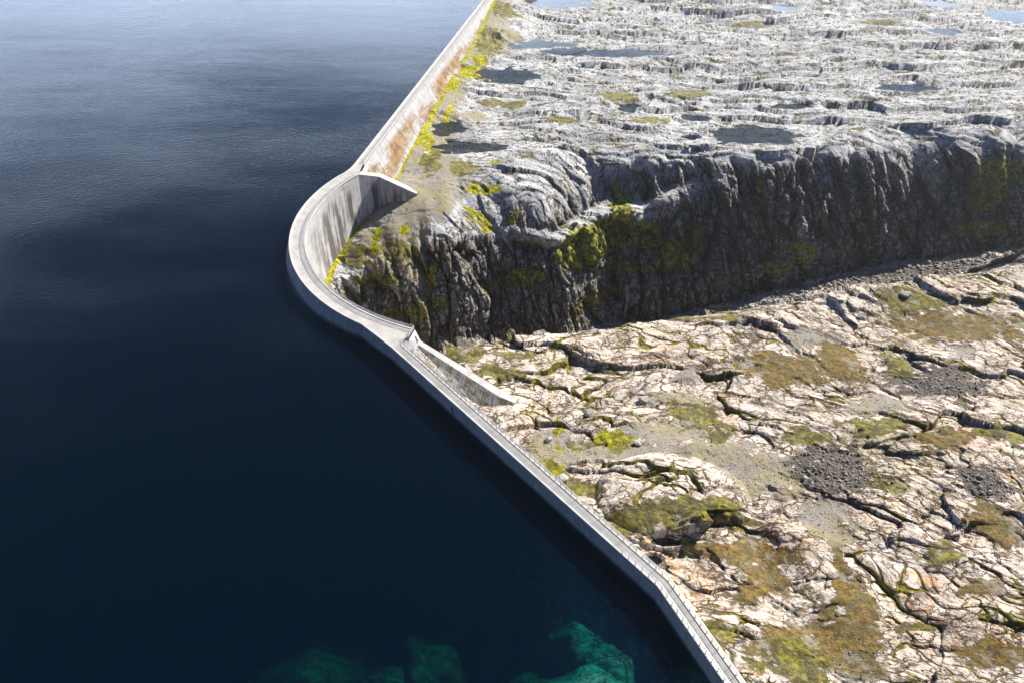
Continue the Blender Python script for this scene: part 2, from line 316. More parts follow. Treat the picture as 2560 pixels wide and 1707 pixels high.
# ------------------------------------------------------------------ surface patches: kind, px, py, rx, ry (pixels), rotation in the photo's ground, z, weight
PATCH = [
 ('gravel', 1090, 430, 75, 60, -11), ('gravel', 1140, 500, 95, 40, -12), ('gravel', 1150, 560, 55, 50, -16), ('gravel', 1050, 500, 70, 45, -12), ('gravel', 1030, 370, 50, 60, -11), 
 ('gravel', 1215, 40, 75, 40, -6), ('gravel', 1240, 90, 70, 30, -8), ('gravel', 1170, 140, 60, 30, -8), ('gravel', 1180, 282, 40, 14, -9), ('gravel', 1140, 190, 40, 30, -8), ('gravel', 1110, 250, 35, 40, -8.5),
 ('gravel', 1560, 1135, 190, 26, -7), ('gravel', 1380, 1110, 70, 38, -7), ('gravel', 1800, 1130, 110, 34, -7), ('gravel', 1360, 1170, 60, 30, -7), ('gravel', 1900, 1180, 120, 55, -7), ('rubble', 2330, 995, 120, 40, -12), ('rubble', 2090, 1180, 110, 70, -7),
 ('gravel', 2070, 1300, 70, 70, -7), ('gravel', 2140, 1640, 100, 70, -6), ('gravel', 1720, 950, 34, 16, -9), ('gravel', 1870, 945, 60, 25, -11), ('gravel', 2190, 1050, 90, 28, -11), ('gravel', 2390, 915, 30, 16, -12), ('gravel', 1690, 1000, 90, 22, -8), ('gravel', 1650, 1085, 150, 24, -7), ('gravel', 2020, 885, 70, 20, -12), ('gravel', 1400, 1130, 90, 40, -7),
 ('rubble', 1950, 775, 120, 14, -55), ('rubble', 2250, 690, 240, 24, -50), ('rubble', 2440, 1240, 60, 40, -9),
 ('peat', 2380, 850, 190, 38, -12), ('grass', 2260, 800, 110, 26, -12), ('peat', 1955, 950, 120, 46, -11), ('peat', 2095, 935, 50, 55, -12), ('grass', 1730, 1040, 70, 44, -8), ('grass', 1790, 1080, 60, 26, -7.5), ('grass', 1800, 822, 60, 18, -11), ('grass', 2320, 760, 120, 22, -22), ('grass', 2110, 790, 60, 14, -16),
 ('peat', 1880, 1370, 110, 42, -6), ('peat', 1930, 1430, 80, 40, -6), ('peat', 2140, 1480, 40, 110, -6), ('peat', 2100, 1590, 130, 90, -6), ('peat', 1960, 1600, 90, 50, -6), ('grass', 1990, 1650, 110, 60, -6), ('peat', 1760, 1350, 60, 18, -6), ('grass', 1650, 1280, 110, 34, -4), ('grass', 1780, 1250, 90, 22, -3.5), ('peat', 1810, 1265, 90, 16, -3.5), ('grass', 1560, 1300, 60, 44, -5), ('grass', 1450, 1215, 45, 26, -7), ('grass', 1560, 1120, 60, 12, -7),
 ('moss', 1375, 1170, 36, 28, -6), ('grass', 1470, 1110, 60, 10, -7), ('moss', 1400, 1085, 16, 36, -7), ('moss', 1540, 1095, 50, 26, -7), ('grass', 1330, 1240, 30, 26, -6), ('grass', 1400, 1190, 50, 24, -6), ('grass', 2170, 1100, 80, 26, -10), ('grass', 2010, 1110, 70, 26, -9), ('grass', 2200, 1230, 60, 30, -9), ('grass', 2340, 1390, 80, 30, -8), ('peat', 2480, 1330, 60, 60, -8), ('peat', 2330, 1130, 90, 22, -10), ('grass', 2480, 1130, 70, 26, -10), ('grass', 2240, 950, 40, 40, -12), ('grass', 1280, 890, 40, 16, -8), ('grass', 1160, 885, 50, 16, -7.5), ('grass', 1250, 930, 80, 20, -8), ('grass', 1720, 800, 50, 12, -10),
 ('peat', 1870, 1480, 50, 26, -6), ('peat', 1780, 1600, 40, 50, -5), ('grass', 1800, 1560, 60, 30, -5), ('peat', 2450, 1480, 60, 20, -7), ('peat', 2480, 1640, 70, 40, -7), ('grass', 2300, 1560, 50, 18, -6),
 # downstream of the far dam and on the plateau
 ('moss', 1170, 175, 60, 16, -8), ('moss', 1120, 215, 40, 14, -8), ('moss', 1090, 240, 22, 24, -8.5), ('moss', 1085, 270, 14, 22, -8.5), ('grass', 1200, 95, 70, 16, -8), ('grass', 1250, 42, 60, 16, -8), ('grass', 1280, 255, 34, 12, -9.5), ('grass', 1230, 250, 40, 12, -9.5), ('moss', 1225, 470, 20, 7, -12), ('moss', 1195, 508, 30, 6, -13), ('moss', 1224, 517, 20, 7, -13), ('moss', 1075, 608, 16, 10, -17), ('moss', 1238, 420, 20, 5, -12), ('grass', 1080, 400, 30, 40, -11), ('grass', 1160, 430, 40, 20, -11.5),
 ('grass', 1540, 240, 60, 16, -10), ('grass', 1720, 230, 70, 14, -10), ('grass', 1620, 310, 60, 14, -11.5), ('grass', 1400, 300, 50, 10, -10), ('grass', 1880, 60, 60, 8, -9), ('grass', 2200, 60, 60, 8, -9),
 ('moss', 1150, 130, 30, 14, -8), ('grass', 1220, 120, 40, 24, -8), ('moss', 1060, 330, 16, 40, -9.5), ('moss', 935, 590, 14, 16, -17), ('moss', 1180, 470, 24, 6, -12), ('moss', 1010, 560, 14, 8, -15), ('grass', 1000, 600, 60, 16, -17), ('gravel', 1200, 560, 40, 30, -15), ('gravel', 1110, 495, 110, 50, -13), ('moss', 1120, 300, 10, 40, -9.5), ('moss', 1075, 350, 8, 40, -9.5), ('moss', 1200, 150, 26, 8, -8),
 # cliff ledges
 ('shrub', 1500, 640, 90, 40, -34), ('shrub', 1440, 620, 60, 24, -30), ('shrub', 1600, 610, 80, 16, -32), ('shrub', 1640, 650, 50, 14, -36), ('shrub', 1560, 560, 40, 50, -28), ('shrub', 1700, 690, 60, 26, -42), ('shrub', 1580, 715, 80, 10, -44), ('shrub', 2005, 645, 44, 24, -45), ('shrub', 1950, 680, 40, 20, -50), ('shrub', 2500, 430, 90, 30, -22), ('shrub', 2480, 590, 70, 20, -40), ('shrub', 2480, 500, 60, 20, -30), ('grass', 890, 650, 40, 20, -22), ('grass', 900, 780, 60, 20, -40), ('grass', 1000, 720, 90, 24, -40), ('grass', 940, 690, 70, 14, -28), ('grass', 1060, 700, 100, 20, -38), ('grass', 1920, 550, 10, 60, -28), ('grass', 1280, 690, 90, 16, -38), ('shrub', 1310, 660, 50, 12, -36), ('shrub', 1290, 590, 20, 12, -20), ('grass', 1740, 640, 60, 40, -38), ('grass', 1500, 800, 90, 20, -52),
 # brown iron staining on bare rock
 ('stain', 1300, 880, 60, 20, -8), ('stain', 1290, 930, 50, 30, -8), ('stain', 1360, 1000, 60, 40, -8), ('stain', 1540, 1010, 50, 20, -8), ('stain', 1820, 1060, 30, 40, -9), ('stain', 2200, 760, 40, 16, -14), ('stain', 1760, 1360, 120, 40, -6), ('stain', 1640, 1380, 60, 60, -6), ('stain', 1780, 1420, 90, 40, -6), ('stain', 2180, 1290, 120, 60, -7), ('stain', 2350, 1100, 110, 60, -10), ('stain', 2480, 1180, 60, 80, -10), ('stain', 1720, 1510, 60, 60, -5), ('stain', 1850, 1640, 60, 40, -5), ('stain', 2480, 1560, 90, 90, -7), ('stain', 2300, 1440, 90, 40, -7), ('stain', 2060, 1230, 60, 30, -7), ('stain', 2250, 1520, 200, 90, -7), ('stain', 1980, 1340, 160, 60, -6), ('stain', 2420, 1320, 140, 90, -8), ('stain', 1700, 1450, 90, 70, -6), ('stain', 1320, 1060, 40, 18, -6), ('stain', 1310, 590, 26, 26, -20), ('stain', 1330, 690, 30, 50, -40), ('stain', 1650, 890, 80, 30, -9), ('stain', 2000, 700, 60, 20, -50)]
KINDS = ('gravel', 'rubble', 'peat', 'grass', 'moss', 'shrub', 'stain')
PW = []
for kd, px, py, rx, ry, z in PATCH:
    c = pix(px, py, z); rxw = abs(pix(px + rx, py, z)[0] - c[0])
    if kd == 'shrub' or (z < -19 and kd in ('grass', 'stain')):
        mpp = rxw / rx; PW.append((kd, c[0], c[1], z, rxw, max(4., ry * mpp * .9), ry * mpp * 1.25))      # on the wall: x, depth and height radii
    else: PW.append((kd, c[0], c[1], None, rxw, abs(pix(px, py - ry, z)[1] - pix(px, py + ry, z)[1]) / 2, 0))

# ------------------------------------------------------------------ ground sheet
NA, NR = 1650, 1500
az = np.radians(np.r_[np.linspace(-46, 64, NA), np.linspace(64, 314, 42)[1:-1]]); az = np.r_[az]
order = np.argsort(az); az = az[order]; NAZ = len(az)
rs = np.r_[np.linspace(25, 150, 1100), np.geomspace(150, 620, 1900)[1:]]
def run(fn, n, parts=8):
    idx = np.array_split(np.arange(n), parts)
    with ThreadPoolExecutor(4) as ex: return list(ex.map(fn, idx))
def col(ii):
    out = np.empty((len(ii), NR), np.float32)
    a = az[ii][:, None]; X = np.sin(a) * rs[None]; Y = np.cos(a) * rs[None]; Z = base_z(X, Y)
    dist = np.sqrt(rs[None] ** 2 + (CAM_H - Z) ** 2); dz = np.abs(np.diff(Z, axis=1)); lk = in_lake(X, Y)
    dz = np.where(dz > 8, 0.3, dz)
    ds = np.sqrt(np.diff(rs)[None] ** 2 * ((CAM_H - Z[:, 1:]) / dist[:, 1:]) ** 2 + (dz * .8) ** 2) / dist[:, 1:]
    ds = np.where(lk[:, 1:] & (Z[:, 1:] < -34), ds * .12, ds) + 1e-6
    cum = np.c_[np.zeros(len(ii)), np.cumsum(ds, axis=1)]
    for i in range(len(ii)): out[i] = np.interp(np.linspace(0, cum[i, -1], NR), cum[i], rs)
    return out
RR = np.vstack(run(col, NAZ, 16))
RR = np.c_[np.tile([1., 12.], (NAZ, 1)), RR, np.tile(np.geomspace(620, 3000, 22)[1:], (NAZ, 1))].astype(np.float32)
# soften jumps of the sampling between neighbouring columns
for _ in range(60): RR[1:NA - 1] = (RR[:NA - 2] + 2 * RR[1:NA - 1] + RR[2:NA]) / 4
NRR = RR.shape[1]
X0 = (np.sin(az)[:, None] * RR).ravel().astype(np.float32); Y0 = (np.cos(az)[:, None] * RR).ravel().astype(np.float32)

def surface(ii):
    x, y = X0[ii], Y0[ii]; n = len(ii)
    lk = in_lake(x, y); dd = dam_dist(x, y); wet = lk | (dd < 1.0)
    z = np.where(wet, lake_bed(x, y), base_land(x, y))
    e = 1.6
    gx = (base_land(x + e, y) - base_land(x - e, y)) / (2 * e); gy = (base_land(x, y + e) - base_land(x, y - e)) / (2 * e)
    gx = np.where(wet, 0, gx); gy = np.where(wet, 0, gy)
    nz = 1 / np.sqrt(1 + gx * gx + gy * gy); nx, ny = -gx * nz, -gy * nz
    steep = sm(nz, .86, .55)
    s, t = gorge_st(x, y); north = sm(t, 170, 200)
    dist = np.sqrt(x * x + y * y + (CAM_H - z) ** 2)
    # foliation: strike bends from the plateau to the near right
    wv = 5.5 * perlin2(x / 41, y / 33, 41) + 2.2 * perlin2(x / 15, y / 11, 42) + .8 * perlin2(x / 5, y / 4, 43)
    v_s = y + .0030 * np.maximum(x - 22, -30) ** 2 + .12 * x + wv * .8
    v_n = y + .10 * x - .0004 * (x - 60) ** 2 + wv * 1.1
    v = v_s * (1 - north) + v_n * north
    u = x - .35 * y * (1 - north) + 3 * perlin2(x / 19, y / 19, 44)
    # patches
    M = {k: np.zeros(n, np.float32) for k in KINDS}
    jx = x + 4.0 * fbm2(x / 8, y / 8, 5, 51); jy = y + 4.0 * fbm2(x / 8, y / 8, 5, 55); rag = fbm2(x / 3.1, y / 2.2, 4, 59)
    for kd, cx, cy_, cz, rx, ry, rz in PW:
        if cz is None:
            near = (np.abs(x - cx) < rx * 2.2 + 4) & (np.abs(y - cy_) < ry * 2.2 + 4); i = np.nonzero(near)[0]
            if not len(i): continue
            f = ell(jx[i], jy[i], cx, cy_, rx, ry) - rag[i] * .8; val = sm(f, 1.45, .35)
        else:
            near = (np.abs(x - cx) < rx * 2 + 3) & (np.abs(y - cy_) < 22); i = np.nonzero(near)[0]
            if not len(i): continue
            f = np.sqrt(((jx[i] - cx) / rx) ** 2 + ((z[i] - cz) / rz) ** 2) - rag[i] * .6; val = sm(f, 1.2, .5)
        M[kd][i] = np.maximum(M[kd][i], val)
    M['gravel'] *= 1 - sm(nz, .93, .78)
    M['gravel'] *= (1 - .55 * sm(rag, .1, .4) * north)
    al_ = (x - J1[0]) * DF[0] + (y - J1[1]) * DF[1]; of_ = (x - J1[0]) * NF[0] + (y - J1[1]) * NF[1]
    beach = sm(of_ + 6 * rag, np.interp(al_, [-30, 10, 60, 110, 200], [34, 30, 25, 19, 15]), np.interp(al_, [-30, 10, 60, 110, 200], [26, 22, 18, 13, 10])) * sm(of_, 2, 6) * sm(al_, -32, -12) * sm(al_, 240, 150)
    M['gravel'] = np.maximum(M['gravel'], beach * np.clip(.75 + rag, 0, 1))
    # rock relief on gentle ground: tilted slabs between broken scarps
    fill = np.clip(np.maximum(np.maximum(M['gravel'], M['rubble']), np.maximum(M['peat'], M['grass'] * .8)), 0, 1)
    rough = .5 + .75 * sm(fbm2(x / 33, y / 21, 2, 61), -.3, .5); rough = rough * (.42 + .16 * north) * (1 - .45 * north * sm((x - J1[0]) * NF[0] + (y - J1[1]) * NF[1], 75, 30))
    south = 1 - north; h = np.zeros(n, np.float32); crack = np.zeros(n, np.float32)
    for k, (Lu, Lv, A, tilt) in enumerate(((38, 11, 2.5, 1.25), (19, 4.6, 1.05, .95), (6.5, 2.0, .32, .7), (2.2, .8, .07, .4))):        # plateau: long ledges
        i = np.nonzero(north > .01)[0]
        if not len(i): continue
        a, b = u[i] / Lu, v[i] / Lv
        uu = a + .40 * perlin2(a * 1.3, b * 1.3, 81 + k) + .15 * perlin2(a * 4, b * 3, 83 + k); vv = b + .38 * perlin2(a * 1.7, b * 1.1, 85 + k) + .12 * perlin2(a * 5, b * 3, 87 + k)
        ed, r1, r2, r3, dx, dy = worley(uu, vv, 91 + k)
        h[i] += north[i] * A * ((r1 - .5) * 1.1 - dy * tilt * (.4 + r2) + dx * (r3 - .5) * .8 - .34 * np.exp(-ed * 6.5)) * rough[i]
        crack[i] = np.maximum(crack[i], north[i] * np.exp(-ed * (9, 8, 7, 6)[k]) * (.7, 1, .9, .5)[k])
    for k, (Lu, Lv, A, tilt, gw) in enumerate(((26, 15, 1.7, .8, 9), (11, 6.5, .85, .55, 9.5), (4.6, 3.0, .34, .35, 8), (1.8, 1.2, .14, .3, 6))):     # near slabs: broad plates parted by joints
        i = np.nonzero(south > .01)[0]
        if not len(i): continue
        a, b = u[i] / Lu, v[i] / Lv
        uu = a + .30 * perlin2(a * 1.1, b * 1.1, 181 + k) + .20 * perlin2(a * 3.1, b * 3.1, 183 + k); vv = b + .30 * perlin2(a * 1.3, b * 1.1, 185 + k) + .20 * perlin2(a * 3.3, b * 3, 187 + k)
        ed, r1, r2, r3, dx, dy = worley(uu, vv, 191 + k)
        jn = np.exp(-ed * gw) * (.45 + .55 * sm(perlin2(a * .6, b * .6, 195 + k), -.35, .25))
        h[i] += south[i] * A * ((r1 - .5) * .7 - dy * tilt * (.2 + 1.6 * r2 * r2) + dx * (r3 - .5) * .5 - .42 * jn) * (.6 + .5 * rough[i])
        crack[i] = np.maximum(crack[i], south[i] * jn * (.9, 1.05, .95, .6)[k])
    h += (1.7 * fbm2(x / 24, y / 17, 3, 62) + .5 * fbm2(x / 7, y / 6, 3, 66)) * south + 2.2 * fbm2(u / 36, v / 15, 3, 64) * north + 1.1 * fbm2(u / 13, v / 7, 4, 63) * rough + (.14 * north + .30 * south) * fbm2(u / 2.4, v / 1.3, 3, 65) * rough
    # cliff relief: upright joints and ledges
    uc = s + 1.8 * perlin2(s / 7, z / 9, 45) ; zc = z * .8 + .25 * t + 1.6 * perlin2(s / 9, z / 6, 46)
    hc = np.zeros(n, np.float32); crc = np.zeros(n, np.float32); i = np.nonzero(steep > .01)[0]
    if len(i):
        for k, (Lu, Lv, A) in enumerate(((9, 30, 4.0), (3.4, 11, 1.7), (1.4, 3.4, .7), (.65, 1.2, .25))):
            ed, r1, r2, r3, dx, dy = worley(uc[i] / Lu + .2 * perlin2(uc[i] / Lu, zc[i] / Lv, 101 + k), zc[i] / Lv + .25 * perlin2(uc[i] / Lu, zc[i] / Lv, 105 + k), 111 + k)
            hc[i] += A * ((r1 - .5) * 1.2 - dy * .9 * (r2 + .2) + dx * (r3 - .5) * .9 - .55 * np.exp(-ed * 5))
            crc[i] = np.maximum(crc[i], np.exp(-ed * (9, 8, 6, 5)[k]) * (.9, 1, .9, .6)[k])
        hc[i] += 1.3 * fbm3(s[i] / 5, t[i] / 5, z[i] / 8, 4, 67)
    hf = h * (1 - .93 * fill) + fill * (.10 * fbm2(x / 1.2, y / 1.2, 3, 69) + .35 * fbm2(x / 9, y / 7, 2, 70)) + M['rubble'] * (.45 * fbm2(x / 1.1, y / 1.1, 3, 68))
    hb = .12 * fbm2(x / 2, y / 2, 3, 77)
    d = hf * (1 - steep) + hc * steep
    d = d * sm(dd, 2.0, 9.0) * np.where(s < 40, sm(np.abs(dd), 2, 6), 1)         # keep the relief clear of the dam
    d = np.where(wet, hb, d)
    crack = (crack * (1 - fill)) * (1 - steep) + crc * steep
    x1, y1, z1 = x + nx * d, y + ny * d, z + nz * d
    # pools
    for cx, cy_, rx, ry, lev in PO:
        i = np.nonzero((np.abs(x - cx) < rx * 2.5) & (np.abs(y - cy_) < ry * 2.6 + 2))[0]
        if not len(i): continue
        f = ell(x[i] + rx * .45 * fbm2(x[i] / 9, y[i] / 7, 4, 121), y[i] + ry * .75 * fbm2(x[i] / 9, y[i] / 6, 4, 122), cx, cy_, rx, ry) - .22 * perlin2(u[i] / 7, v[i] / 2.2, 123)
        ap = sm(f, 1.7, 1.0) * .8; z1[i] = z1[i] * (1 - ap) + (lev + .12 + .45 * np.clip(f - 1, 0, 2) + .3 * h[i] * .5) * ap
        inn = sm(f, 1.0, .86); z1[i] = z1[i] * (1 - inn) + (np.minimum(z1[i], lev - .18 - .9 * sm(f, .9, .1))) * inn
        rim = sm(f, .92, 1.04) * sm(f, 1.75, 1.35); z1[i] = np.maximum(z1[i], np.where(rim > .5, lev + .06 + .5 * sm(f, 1.0, 1.4), -999))
        pass
    # yellow moss line along the foot of the dam
    foot = np.zeros(n, np.float32)
    return x1, y1, z1, steep, north, u, v, crack, M, dd, wet.astype(np.float32), h, rag
parts = run(surface, len(X0), 24)
cat = lambda k: np.concatenate([p[k] for p in parts]).astype(np.float32)
PX, PY, PZ, STEEP, NORTH, FU, FV, CRACK = [cat(k) for k in range(8)]
MS = {k: np.concatenate([p[8][k] for p in parts]).astype(np.float32) for k in KINDS}
DD, WET, HH, RAG = [cat(k) for k in range(9, 13)]
# moss along dam foots (ground close to the visible toe)
al_f = (PX - J1[0]) * DF[0] + (PY - J1[1]) * DF[1]; of_f = (PX - J1[0]) * NF[0] + (PY - J1[1]) * NF[1]
toe = 2.6 + .62 * (-PZ - 1.2); lim = .9 + .8 * RAG + 1.0 * sm(al_f, 30, 100)
mline = sm(np.abs(of_f - toe - .5), lim + .5, lim * .2) * sm(RAG, -.35, .05) * (al_f > 2) * (of_f > 2) * (al_f < 330)
rr_ = np.hypot(PX - C[0], PY - C[1]); an = np.degrees(np.arctan2(PY - C[1], PX - C[0])) % 360
ml2 = sm(np.abs(RD - rr_ - .5), 1.7 + RAG * 1.6, .4) * (an > 128) * (an < 200) * (rr_ < RD + .8)
MS['moss'] = np.maximum(MS['moss'], np.maximum(mline, ml2)).astype(np.float32)

i = np.arange(NAZ - 0)[:, None]; j = np.arange(NRR - 1)[None]
i2 = (i + 1) % NAZ
quads = np.stack([i * NRR + j, i * NRR + j + 1, i2 * NRR + j + 1, i2 * NRR + j], -1).reshape(-1, 4)
me = bpy.data.meshes.new('terrain'); nv = len(PX); nf = len(quads)
me.vertices.add(nv); me.vertices.foreach_set('co', np.stack([PX, PY, PZ], 1).astype(np.float32).ravel())
me.loops.add(nf * 4); me.loops.foreach_set('vertex_index', quads[:, ::-1].astype(np.int32).ravel())
me.polygons.add(nf); me.polygons.foreach_set('loop_start', (np.arange(nf) * 4).astype(np.int32))
me.update(calc_edges=True)
def fattr(name, a): at = me.attributes.new(name, 'FLOAT', 'POINT'); at.data.foreach_set('value', np.ascontiguousarray(a, np.float32))
for k in KINDS: fattr(k, MS[k])
fattr('crack', CRACK); fattr('steep', STEEP); fattr('north', NORTH); fattr('wet', WET)
at = me.attributes.new('fol', 'FLOAT_VECTOR', 'POINT'); at.data.foreach_set('vector', np.stack([FU, FV, PZ], 1).astype(np.float32).ravel())

# ------------------------------------------------------------------ ground material
N = NT('bare_rock_ground')
pos = N.n('ShaderNodeNewGeometry').outputs['Position']; fol = N.attr('fol', True)
A_ = {k: N.attr(k) for k in KINDS + ('crack', 'steep', 'north')}
fs = N.scale(fol, (.55, .85, .45))
n_big = N.noise(N.scale(pos, (.035, .05, .06)), 1, 4, .55); n_mid = N.noise(fs, .55, 6, .6); n_fine = N.noise(fs, 3.2, 5, .65); n_pos = N.noise(pos, 1.6, 5, .6)
wv_ = N.n('ShaderNodeVectorMath', {0: fs, 1: N.n('ShaderNodeVectorMath', {0: N.n('ShaderNodeTexNoise', {'Vector': fs, 'Scale': .7, 'Detail': 5, 'Roughness': .6}).outputs['Color'], 'Scale': 2.1}, operation='SCALE').outputs[0]}, operation='ADD').outputs[0]
vo1 = N.n('ShaderNodeTexVoronoi', {'Vector': wv_, 'Scale': .38}, feature='DISTANCE_TO_EDGE').outputs['Distance']
vo2 = N.n('ShaderNodeTexVoronoi', {'Vector': wv_, 'Scale': 1.15}, feature='DISTANCE_TO_EDGE').outputs['Distance']
c1 = N.math('MULTIPLY', N.ss(vo1, .055, .0), N.ss(N.noise(pos, .09, 4, .6), .40, .54)); c2 = N.ss(vo2, .075, .0)
cgate = N.ss(N.noise(pos, .13, 5, .62), .46, .60)
ck = N.math('MAXIMUM', N.math('MULTIPLY', c1, 1.0), N.math('MULTIPLY', c2, N.math('MULTIPLY', cgate, .9)))
ckv = N.ss(N.math('ADD', N.math('ADD', A_['crack'], N.math('MULTIPLY', A_['steep'], .15)), N.math('MULTIPLY', n_fine, .5)), .78, 1.12)
pcl = N.n('ShaderNodeVectorMath', {0: N.scale(pos, (.50, .50, .17)), 1: N.n('ShaderNodeVectorMath', {0: N.n('ShaderNodeTexNoise', {'Vector': N.scale(pos, (.5, .5, .3)), 'Scale': .7, 'Detail': 4}).outputs['Color'], 'Scale': .9}, operation='SCALE').outputs[0]}, operation='ADD').outputs[0]
vo3 = N.n('ShaderNodeTexVoronoi', {'Vector': pcl, 'Scale': 1.0}, feature='DISTANCE_TO_EDGE').outputs['Distance']
c2 = N.math('MULTIPLY', c2, N.math('SUBTRACT', 1.0, A_['steep']))
c3 = N.math('MULTIPLY', A_['steep'], N.math('MULTIPLY', N.math('MAXIMUM', N.ss(vo3, .09, .0), N.ss(N.noise(N.scale(pos, (1.1, 1.1, .10)), 1, 5, .6), .60, .68)), .95))
ck = N.math('MAXIMUM', N.math('MAXIMUM', ck, c3), ckv)
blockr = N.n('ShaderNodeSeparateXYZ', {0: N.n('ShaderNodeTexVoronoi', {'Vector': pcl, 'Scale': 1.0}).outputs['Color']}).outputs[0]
pale_s = N.mix(N.ss(n_big, .35, .65), (.61, .515, .435), (.73, .675, .61)); pale_n = N.mix(N.ss(n_big, .35, .65), (.41, .42, .44), (.54, .55, .57))
pale = N.mix(A_['north'], pale_s, pale_n)
grey = N.mix(A_['north'], (.25, .23, .21), (.225, .23, .24))
rock = N.mix(N.math('MULTIPLY', N.ss(n_mid, .54, .38), .55), pale, grey)
rock = N.mix(N.math('MULTIPLY', N.ss(n_fine, .54, .36), .62), rock, (.17, .145, .125))
rock = N.mix(N.math('MULTIPLY', N.ss(n_pos, .60, .75), .5), rock, (.70, .68, .66))
st_n = N.ss(N.noise(fs, 1.1, 5, .65), .46, .66)
st_all = N.math('MULTIPLY', N.ss(n_big, .42, .60), N.math('MULTIPLY', N.math('SUBTRACT', 1.0, A_['north']), .42))
rock = N.mix(N.math('MULTIPLY', N.math('MAXIMUM', A_['stain'], st_all), st_n), rock, (.54, .30, .15))
sth = N.math('SUBTRACT', 1.0, A_['north'])
film = N.ss(N.noise(N.scale(pos, (.05, .07, .1)), 1, 6, .62), .54, .66)
rock = N.mix(N.math('MULTIPLY', sth, N.math('MULTIPLY', film, N.ss(n_pos, .36, .6))), rock, (.42, .38, .23))            # olive lichen film
dgrey = N.ss(N.noise(N.scale(pos, (.045, .06, .1), (7, 3, 1)), 1, 6, .65), .53, .66)
rock = N.mix(N.math('MULTIPLY', sth, N.math('MULTIPLY', dgrey, N.ss(n_mid, .62, .42))), rock, (.20, .175, .165))
wash = N.math('MULTIPLY', N.ss(N.noise(fs, .36, 7, .70), .55, .63), N.math('ADD', .35, N.math('MULTIPLY', sth, .5)))
rock = N.mix(wash, rock, N.mix(sth, (.19, .185, .18), (.11, .066, .04)))                                              # peaty brown wash
# weathered vertical streaks on steep walls; their darker tone also paints in cliff shade
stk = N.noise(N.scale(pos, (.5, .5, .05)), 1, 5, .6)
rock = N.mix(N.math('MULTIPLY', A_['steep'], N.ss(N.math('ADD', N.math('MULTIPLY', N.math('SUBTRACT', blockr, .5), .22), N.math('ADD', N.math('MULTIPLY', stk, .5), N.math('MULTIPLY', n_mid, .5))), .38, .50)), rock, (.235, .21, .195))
rim_ck = N.math('MULTIPLY', N.ss(vo1, .10, .02), N.math('MULTIPLY', .7, N.math('SUBTRACT', 1.0, A_['north'])))
rock = N.mix(N.math('MULTIPLY', rim_ck, N.ss(n_pos, .42, .62)), rock, (.36, .17, .06))
rock = N.mix(N.math('MULTIPLY', ck, .92), rock, N.mix(N.ss(n_pos, .4, .6), (.030, .022, .016), (.055, .045, .02)))
grav = N.mix(N.ss(N.noise(pos, 5, 4, .7), .35, .65), (.15, .135, .115), (.34, .315, .28)); grav = N.mix(N.ss(N.noise(pos, .12, 6, .65), .42, .6), grav, (.27, .235, .14)); grav = N.mix(N.math('MULTIPLY', N.ss(N.noise(pos, .5, 6, .7), .56, .66), N.math('SUBTRACT', 1.0, N.math('MULTIPLY', A_['north'], .6))), grav, (.17, .15, .07))
rubb = N.mix(N.ss(N.n('ShaderNodeTexVoronoi', {'Vector': pos, 'Scale': 4.5}, feature='F1').outputs['Distance'], .15, .6), (.30, .27, .235), (.08, .07, .06))
gras = N.mix(N.ss(N.noise(pos, 1.2, 5, .65), .35, .65), (.06, .062, .008), (.25, .21, .016)); gras = N.mix(N.ss(N.noise(pos, .35, 5, .65), .42, .6), gras, (.055, .05, .012)); gras = N.mix(N.ss(N.noise(pos, 2.6, 5, .7), .60, .68), gras, (.36, .33, .27))
peat = N.mix(N.ss(N.noise(pos, .9, 6, .7), .36, .66), (.06, .033, .010), (.23, .15, .025)); peat = N.mix(N.ss(N.noise(pos, .4, 5, .65), .45, .62), peat, (.10, .085, .03)); peat = N.mix(N.ss(N.noise(pos, 3, 4, .65), .60, .70), peat, (.40, .32, .14)); peat = N.mix(N.ss(N.noise(pos, .25, 6, .7), .54, .62), peat, (.22, .195, .15)); gras = N.mix(N.ss(N.noise(pos, .3, 6, .7), .55, .64), gras, (.27, .24, .18))
moss = N.mix(N.ss(N.noise(pos, .9, 5, .65), .36, .64), (.13, .14, .006), (.41, .37, .012)); moss = N.mix(N.math('MULTIPLY', N.math('SUBTRACT', 1.0, A_['north']), N.ss(N.noise(pos, .5, 5, .65), .40, .58)), moss, (.12, .11, .012))
shr = N.mix(N.ss(N.noise(pos, .8, 5, .65), .36, .60), (.05, .06, .012), (.34, .32, .02))
ragn = N.noise(N.scale(fol, (.55, 1, .8)), .7, 8, .68)
def cover(base, key, colr, k=1.0, lo=.32, hi=.55):
    f = N.ss(N.math('ADD', A_[key], N.math('MULTIPLY', N.math('SUBTRACT', ragn, .5), 2.0)), lo, hi)
    return N.mix(N.math('MULTIPLY', f, k), base, colr), f
c, f1 = cover(rock, 'gravel', grav, .95); c, f2 = cover(c, 'rubble', rubb, .8); c, f3 = cover(c, 'peat', peat, .95); c, f4 = cover(c, 'grass', gras, .92, .42, .62); c, f5 = cover(c, 'shrub', shr, .95, .42, .62)
